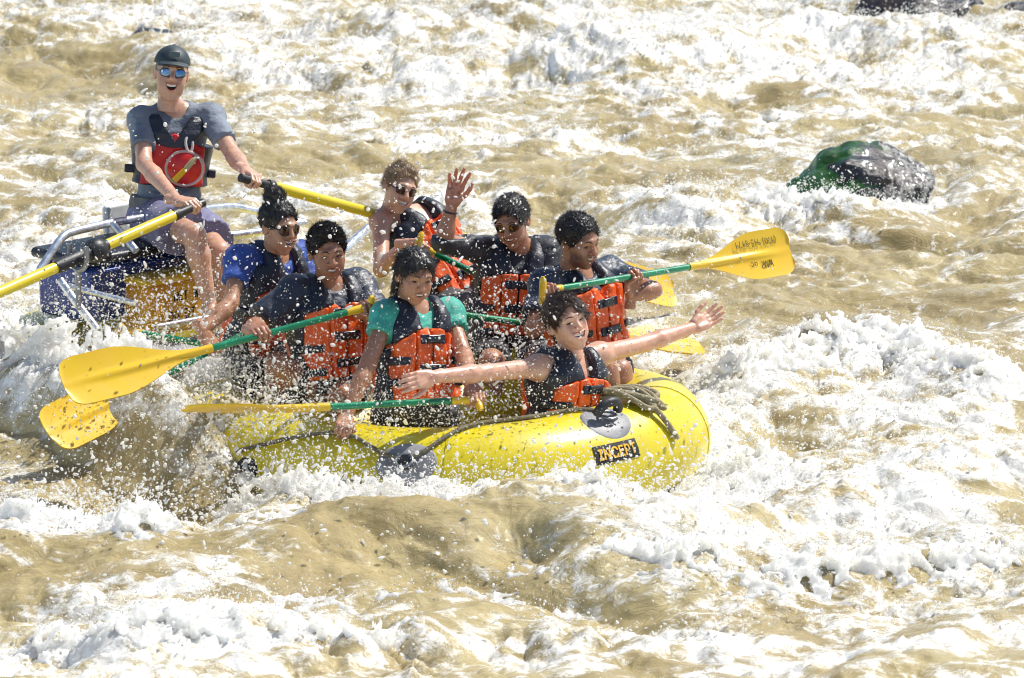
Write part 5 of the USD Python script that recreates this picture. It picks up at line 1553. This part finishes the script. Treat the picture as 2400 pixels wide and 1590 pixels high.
# woman at the bow
J = JJ(pel=(1322, 1022, 16.64), neck=(1329, 836, 16.62), head=(1327, 755, 16.52), shA=(1262, 862, 16.50), shB=(1404, 832, 16.74), elA=(1142, 874, 16.32), elB=(1514, 805, 16.92), wrA=(1016, 884, 16.16), wrB=(1622, 768, 17.06),
       knA=(1290, 1060, 16.62), anA=(1290, 1120, 16.8), knB=(1350, 1060, 16.62), anB=(1360, 1120, 16.8))
person('short haired woman at the bow laughing with both arms spread wide', J, dict(mouth=.78, smile=1.15, squint=.9, female=True, size=1.04), (30, 8, -13), (.58, .33, .23), ('pixie', hair_brown, 9),
       [dict(kind='legs', mat=dark_short, name='shorts', thigh=.8)],
       dict(edge=.76, drop=.18, low=.04, buckles=(.62, .36), vneck=.08), dict(A=dict(kind='open', w=P(1014, 883, 16.16), tip=P(936, 900, 16.06), palm=V(-.1, .9, -.35), curl=.18, spread=.25), B=dict(kind='open', w=P(1624, 768, 17.06), tip=P(1684, 735, 17.12), palm=V(.1, -.85, .5), curl=.12, spread=.5)), sc=.97)
# ------------------------------------------------------------------ splashes and spray
foam_white = usdkit.material(stage, '/World/Looks/foam_white', {
    'd': ('principled_bsdf', {'base_color': (0.88, 0.875, 0.85), 'roughness': 0.16, 'ior': 1.333, 'subsurface_method': 'burley', 'subsurface_weight': 0.9, 'subsurface_radius': (1.0, 0.95, 0.85), 'subsurface_scale': 0.05}),
    't': ('translucent_bsdf', {'color': (0.93, 0.92, 0.88)}), 'm': ('mix_closure', {'fac': 0.38})},
    [('d.BSDF', 'm.closure1'), ('t.BSDF', 'm.closure2')], surface='m.closure')
drop_white = usdkit.material(stage, '/World/Looks/drop_white', {
    'd': ('principled_bsdf', {'base_color': (0.88, 0.88, 0.86), 'roughness': 0.12, 'ior': 1.333}),
    't': ('translucent_bsdf', {'color': (0.93, 0.92, 0.89)}), 'm': ('mix_closure', {'fac': 0.5})},
    [('d.BSDF', 'm.closure1'), ('t.BSDF', 'm.closure2')], surface='m.closure')
RS = np.random.default_rng(77)
FROTH_DROPS = []
def froth(name, label, path, width, height, thr=0.30, h=0.0095, seed=0, freq=9.0, mat=foam_white, floor=None):
    """Torn, webbed whitewater standing over the surface along a line of world points (x, y)."""
    p = np.array([q[:2] for q in path])
    lo, hi = p.min(0) - width * 1.6, p.max(0) + width * 1.6
    gx_, gy_ = np.arange(lo[0], hi[0], h), np.arange(lo[1], hi[1], h)
    X, Y = np.meshgrid(gx_, gy_, indexing='ij')
    best = np.full(X.shape, 9.0)
    for a, b in zip(p[:-1], p[1:]):
        ab = b - a
        t = np.clip(((X - a[0]) * ab[0] + (Y - a[1]) * ab[1]) / max(ab @ ab, 1e-9), 0, 1)
        best = np.minimum(best, np.hypot(X - a[0] - t * ab[0], Y - a[1] - t * ab[1]))
    env = np.exp(-(best / width) ** 2) * (0.55 + 0.9 * np.clip(n2(X * 3.1, Y * 3.1, seed + 5) + .45, 0, 1))
    base = water_height(X, Y)
    if floor is not None:
        base = np.maximum(base, floor)
    z0 = base[env > .15].min() - .03; z1 = base[env > .15].max() + height * 1.15
    gz_ = np.arange(z0, z1, h)
    Q = np.stack(np.meshgrid(gx_, gy_, gz_, indexing='ij'), -1)
    rel = (Q[..., 2] - base[..., None]) / (height * np.maximum(env, .02)[..., None])
    act = (rel < 1.25) & (rel > -1.5) & (env > .10)[..., None]
    q = Q[act]
    w = q + .045 * np.stack([n3(q * 6, seed), n3(q * 6 + 7, seed + 1), n3(q * 6 + 13, seed + 2)], -1)
    w = w * V(1, 1, .72)
    rd = 1 - np.abs(n3(w * freq, seed + 3)) * 2.3
    rd = rd * .62 + (1 - np.abs(n3(w * freq * 2.2, seed + 4)) * 2.3) * .30 + n3(w * freq * 5, seed + 6) * .22
    Fv = np.full(act.shape, 1.0)
    rr = np.clip(rel[act], -.2, 2)
    Fv[act] = (thr + .10 + .66 * np.clip(rr, 0, 2) ** .7 - rd + .35 * np.clip(.30 - np.broadcast_to(env[..., None], act.shape)[act], 0, 1) * 3 - .10 * n3(q * 60, seed + 8)) * .05
    below = (Q[..., 2] < base[..., None] - .022)
    Fv[below] = .05
    m = iso(Fv, V(gx_[0], gy_[0], gz_[0]), h)
    m = relax(m, 2)
    o = obj(name, m, mat, smooth=True)
    # drops thrown off it
    k = RS.integers(0, len(m.vertices), int(1500 * height / .15))
    q = np.asarray(m.vertices)[k]
    FROTH_DROPS.append(q + RS.normal(0, 1, q.shape) * V(.05, .04, .03) + V(0, 0, .02) + V(0, 0, 1) * np.abs(RS.normal(0, height * .35, len(q)))[:, None])
    tag(o, label, kind='stuff')
    return o
g2 = lambda *a: [G(x, y, .02) for x, y in a]
froth('splash', 'white froth torn up along the near side of the raft', g2((560, 1150), (700, 1185), (850, 1215), (1000, 1225), (1130, 1210)), .10, .20, seed=3, h=.008)
froth('splash', 'splash thrown up over the raft\'s near stern tube', [B(u, -HALF - .30) for u in (-2.0, -1.6, -1.2, -.75)], .17, .30, seed=13, h=.0095)
froth('splash', 'wave slopping over the near tube below the paddlers', [B(u, -HALF - .06) for u in (-1.25, -.85, -.45, -.1)], .15, .34, seed=93, h=.0095, thr=.40, floor=.02)
froth('splash', 'foam boiling up under the raft\'s bow', g2((1300, 1215), (1480, 1225), (1650, 1180), (1760, 1090)), .12, .15, seed=23, h=.009)
froth('splash', 'breaking white crest beyond the bow', g2((1700, 930), (1880, 890), (2080, 860), (2260, 920), (2380, 960)), .16, .12, seed=33, h=.0105, thr=.26)
froth('splash', 'white crest in front of the dark trough', g2((0, 1300), (140, 1275), (260, 1265), (330, 1310)), .12, .16, seed=43, h=.0095)
froth('splash', 'spray breaking off the top of the brown wave', g2((560, 1290), (800, 1255), (1050, 1250), (1300, 1245), (1480, 1260)), .07, .10, seed=53, h=.0085, thr=.36)
froth('splash', 'white water piling round the mossy boulder', g2((1800, 520), (1900, 535), (2020, 520), (2160, 470)), .13, .13, seed=63, h=.0105)
froth('splash', 'foaming crest across the foreground', g2((900, 1500), (650, 1520), (350, 1540), (120, 1500)), .10, .12, seed=73, h=.0085, thr=.33)
froth('splash', 'lacy foam torn across the face of the brown wave', g2((960, 1400), (1100, 1375), (1230, 1360), (1330, 1400)), .10, .045, seed=103, h=.0075, thr=.44)
froth('splash', 'foam threads at the near end of the brown wave', g2((500, 1395), (640, 1400), (760, 1420)), .09, .04, seed=113, h=.0075, thr=.44)
froth('splash', 'broken white water near the lower right', g2((1480, 1360), (1750, 1370), (2000, 1355), (2300, 1330)), .11, .12, seed=83, h=.0085, thr=.32)

# droplets: small spheres scattered as a spray, three sizes of sphere for near and far
def droplets(name, label, pos, rad):
    pi = UsdGeom.PointInstancer.Define(stage, path_of(name))
    pr = []
    for k, sub in enumerate((1,)):
        m = trimesh.creation.icosphere(sub)
        q = UsdGeom.Mesh.Define(stage, str(pi.GetPath()) + '/drop')
        v, f, nn = meshkit.arrays(m, True)
        q.CreatePointsAttr(Vt.Vec3fArray.FromNumpy(v.astype(np.float32))); q.CreateFaceVertexCountsAttr(Vt.IntArray.FromNumpy(np.full(len(f), 3, np.int32)))
        q.CreateFaceVertexIndicesAttr(Vt.IntArray.FromNumpy(f.astype(np.int32).ravel())); q.CreateSubdivisionSchemeAttr('none')
        q.CreateNormalsAttr(Vt.Vec3fArray.FromNumpy(nn.astype(np.float32))); q.SetNormalsInterpolation('vertex')
        UsdShade.MaterialBindingAPI.Apply(q.GetPrim()).Bind(drop_white)
        pr.append(q.GetPath())
    pi.CreatePrototypesRel().SetTargets(pr)
    N = len(pos)
    pi.CreateProtoIndicesAttr(Vt.IntArray.FromNumpy(np.zeros(N, np.int32)))
    pi.CreatePositionsAttr(Vt.Vec3fArray.FromNumpy(np.asarray(pos, np.float32)))
    el = 1 + np.abs(RS.normal(0, .55, N))
    sc_ = np.asarray(rad)[:, None] * np.stack([el, 1 / np.sqrt(el), 1 / np.sqrt(el)], 1)
    pi.CreateScalesAttr(Vt.Vec3fArray.FromNumpy(sc_.astype(np.float32)))
    qq = RS.normal(0, 1, (N, 4)) * V(1, .5, .9, .5); qq /= np.linalg.norm(qq, axis=1, keepdims=True)
    pi.CreateOrientationsAttr(Vt.QuathArray([Gf.Quath(*map(float, k)) for k in qq]))
    tag(pi, label, kind='stuff')

def cloud(px, py, d, sx, sy, sd, n, r0, spread=.5):
    spread = spread * 1.3; r0 = r0 * .92
    n = int(n * .9)
    c = P(px, py, d)
    q = RS.normal(0, 1, (n, 3)) * V(sx, sd, sy)
    return c + q, r0 * np.exp(RS.normal(0, spread, n))

ps, rs_ = [], []
def put(pr): ps.append(pr[0]); rs_.append(np.clip(pr[1], .0008, .0085))
put(cloud(900, 700, 16.5, .75, .32, .45, 620, .0020, .45))
put(cloud(1150, 760, 16.4, .55, .30, .4, 520, .0020, .5))
put(cloud(700, 640, 16.6, .40, .28, .4, 500, .0032, .45))
put(cloud(420, 250, 17.9, .28, .35, .3, 90, .0040, .4))
put(cloud(960, 560, 17.3, .22, .22, .3, 260, .0036, .45))
put(cloud(500, 900, 16.75, .40, .14, .22, 9000, .0010, .4))
put(cloud(330, 760, 17.2, .40, .18, .3, 9000, .0010, .4))
put(cloud(1050, 900, 16.4, .45, .2, .25, 6000, .0010, .4))
put(cloud(1540, 760, 17.6, .2, .2, .3, 4000, .0011, .4))
put(cloud(560, 900, 16.7, .30, .12, .14, 2600, .0021, .5))
put(cloud(580, 958, 16.0, .16, .06, .06, 1600, .0019, .5))
put(cloud(350, 760, 17.1, .36, .16, .25, 3800, .0021, .45))
put(cloud(470, 930, 16.7, .35, .13, .2, 2600, .0020, .45))
put(cloud(1000, 960, 16.35, .30, .09, .18, 3600, .0019, .4))
put(cloud(1180, 800, 16.9, .20, .16, .25, 2600, .0019, .4))
put(cloud(1520, 760, 17.6, .16, .18, .25, 2600, .0020, .45))
put(cloud(700, 1120, 16.1, .45, .10, .15, 1800, .0024, .5))
put(cloud(1350, 1130, 15.9, .35, .08, .15, 1500, .0023, .5))
put(cloud(1750, 1020, 16.6, .40, .14, .3, 2200, .0024, .5))
put(cloud(300, 1150, 16.3, .30, .14, .25, 1800, .0024, .5))
put(cloud(900, 1280, 15.3, .55, .10, .2, 900, .0024, .5))
fd = np.vstack(FROTH_DROPS)
put((fd, .0021 * np.exp(RS.normal(0, .45, len(fd)))))
droplets('spray', 'airborne white water drops flying over raft and people', np.vstack(ps), np.concatenate(rs_))
# drops that stand over the foaming parts of the river
n_try = 520000
d_ = RS.uniform(13.8, 30, n_try) ; xx = RS.uniform(-1.25, 1.25, n_try) * d_ * .1176
fo = foam_at(xx, d_)
keep = RS.uniform(0, 1, n_try) < np.clip((fo - .30) * 1.4, 0.03, 1) ** 1.2 * (d_ / 30) * .8
xx, yy = xx[keep], d_[keep]
up_ = np.abs(RS.normal(0, .035, len(xx))) * (1 + 1.5 * np.clip(foam_at(xx, yy) - .6, 0, 1)) + .002
droplets('foam_drops', 'fine white drops leaping off the foaming river', np.stack([xx, yy, water_height(xx, yy) + up_], -1), np.clip(.0021 * np.exp(RS.normal(0, .45, len(xx))), .0008, .006) * (yy / 17) ** .7)
print('drops', sum(len(p) for p in ps), len(xx))
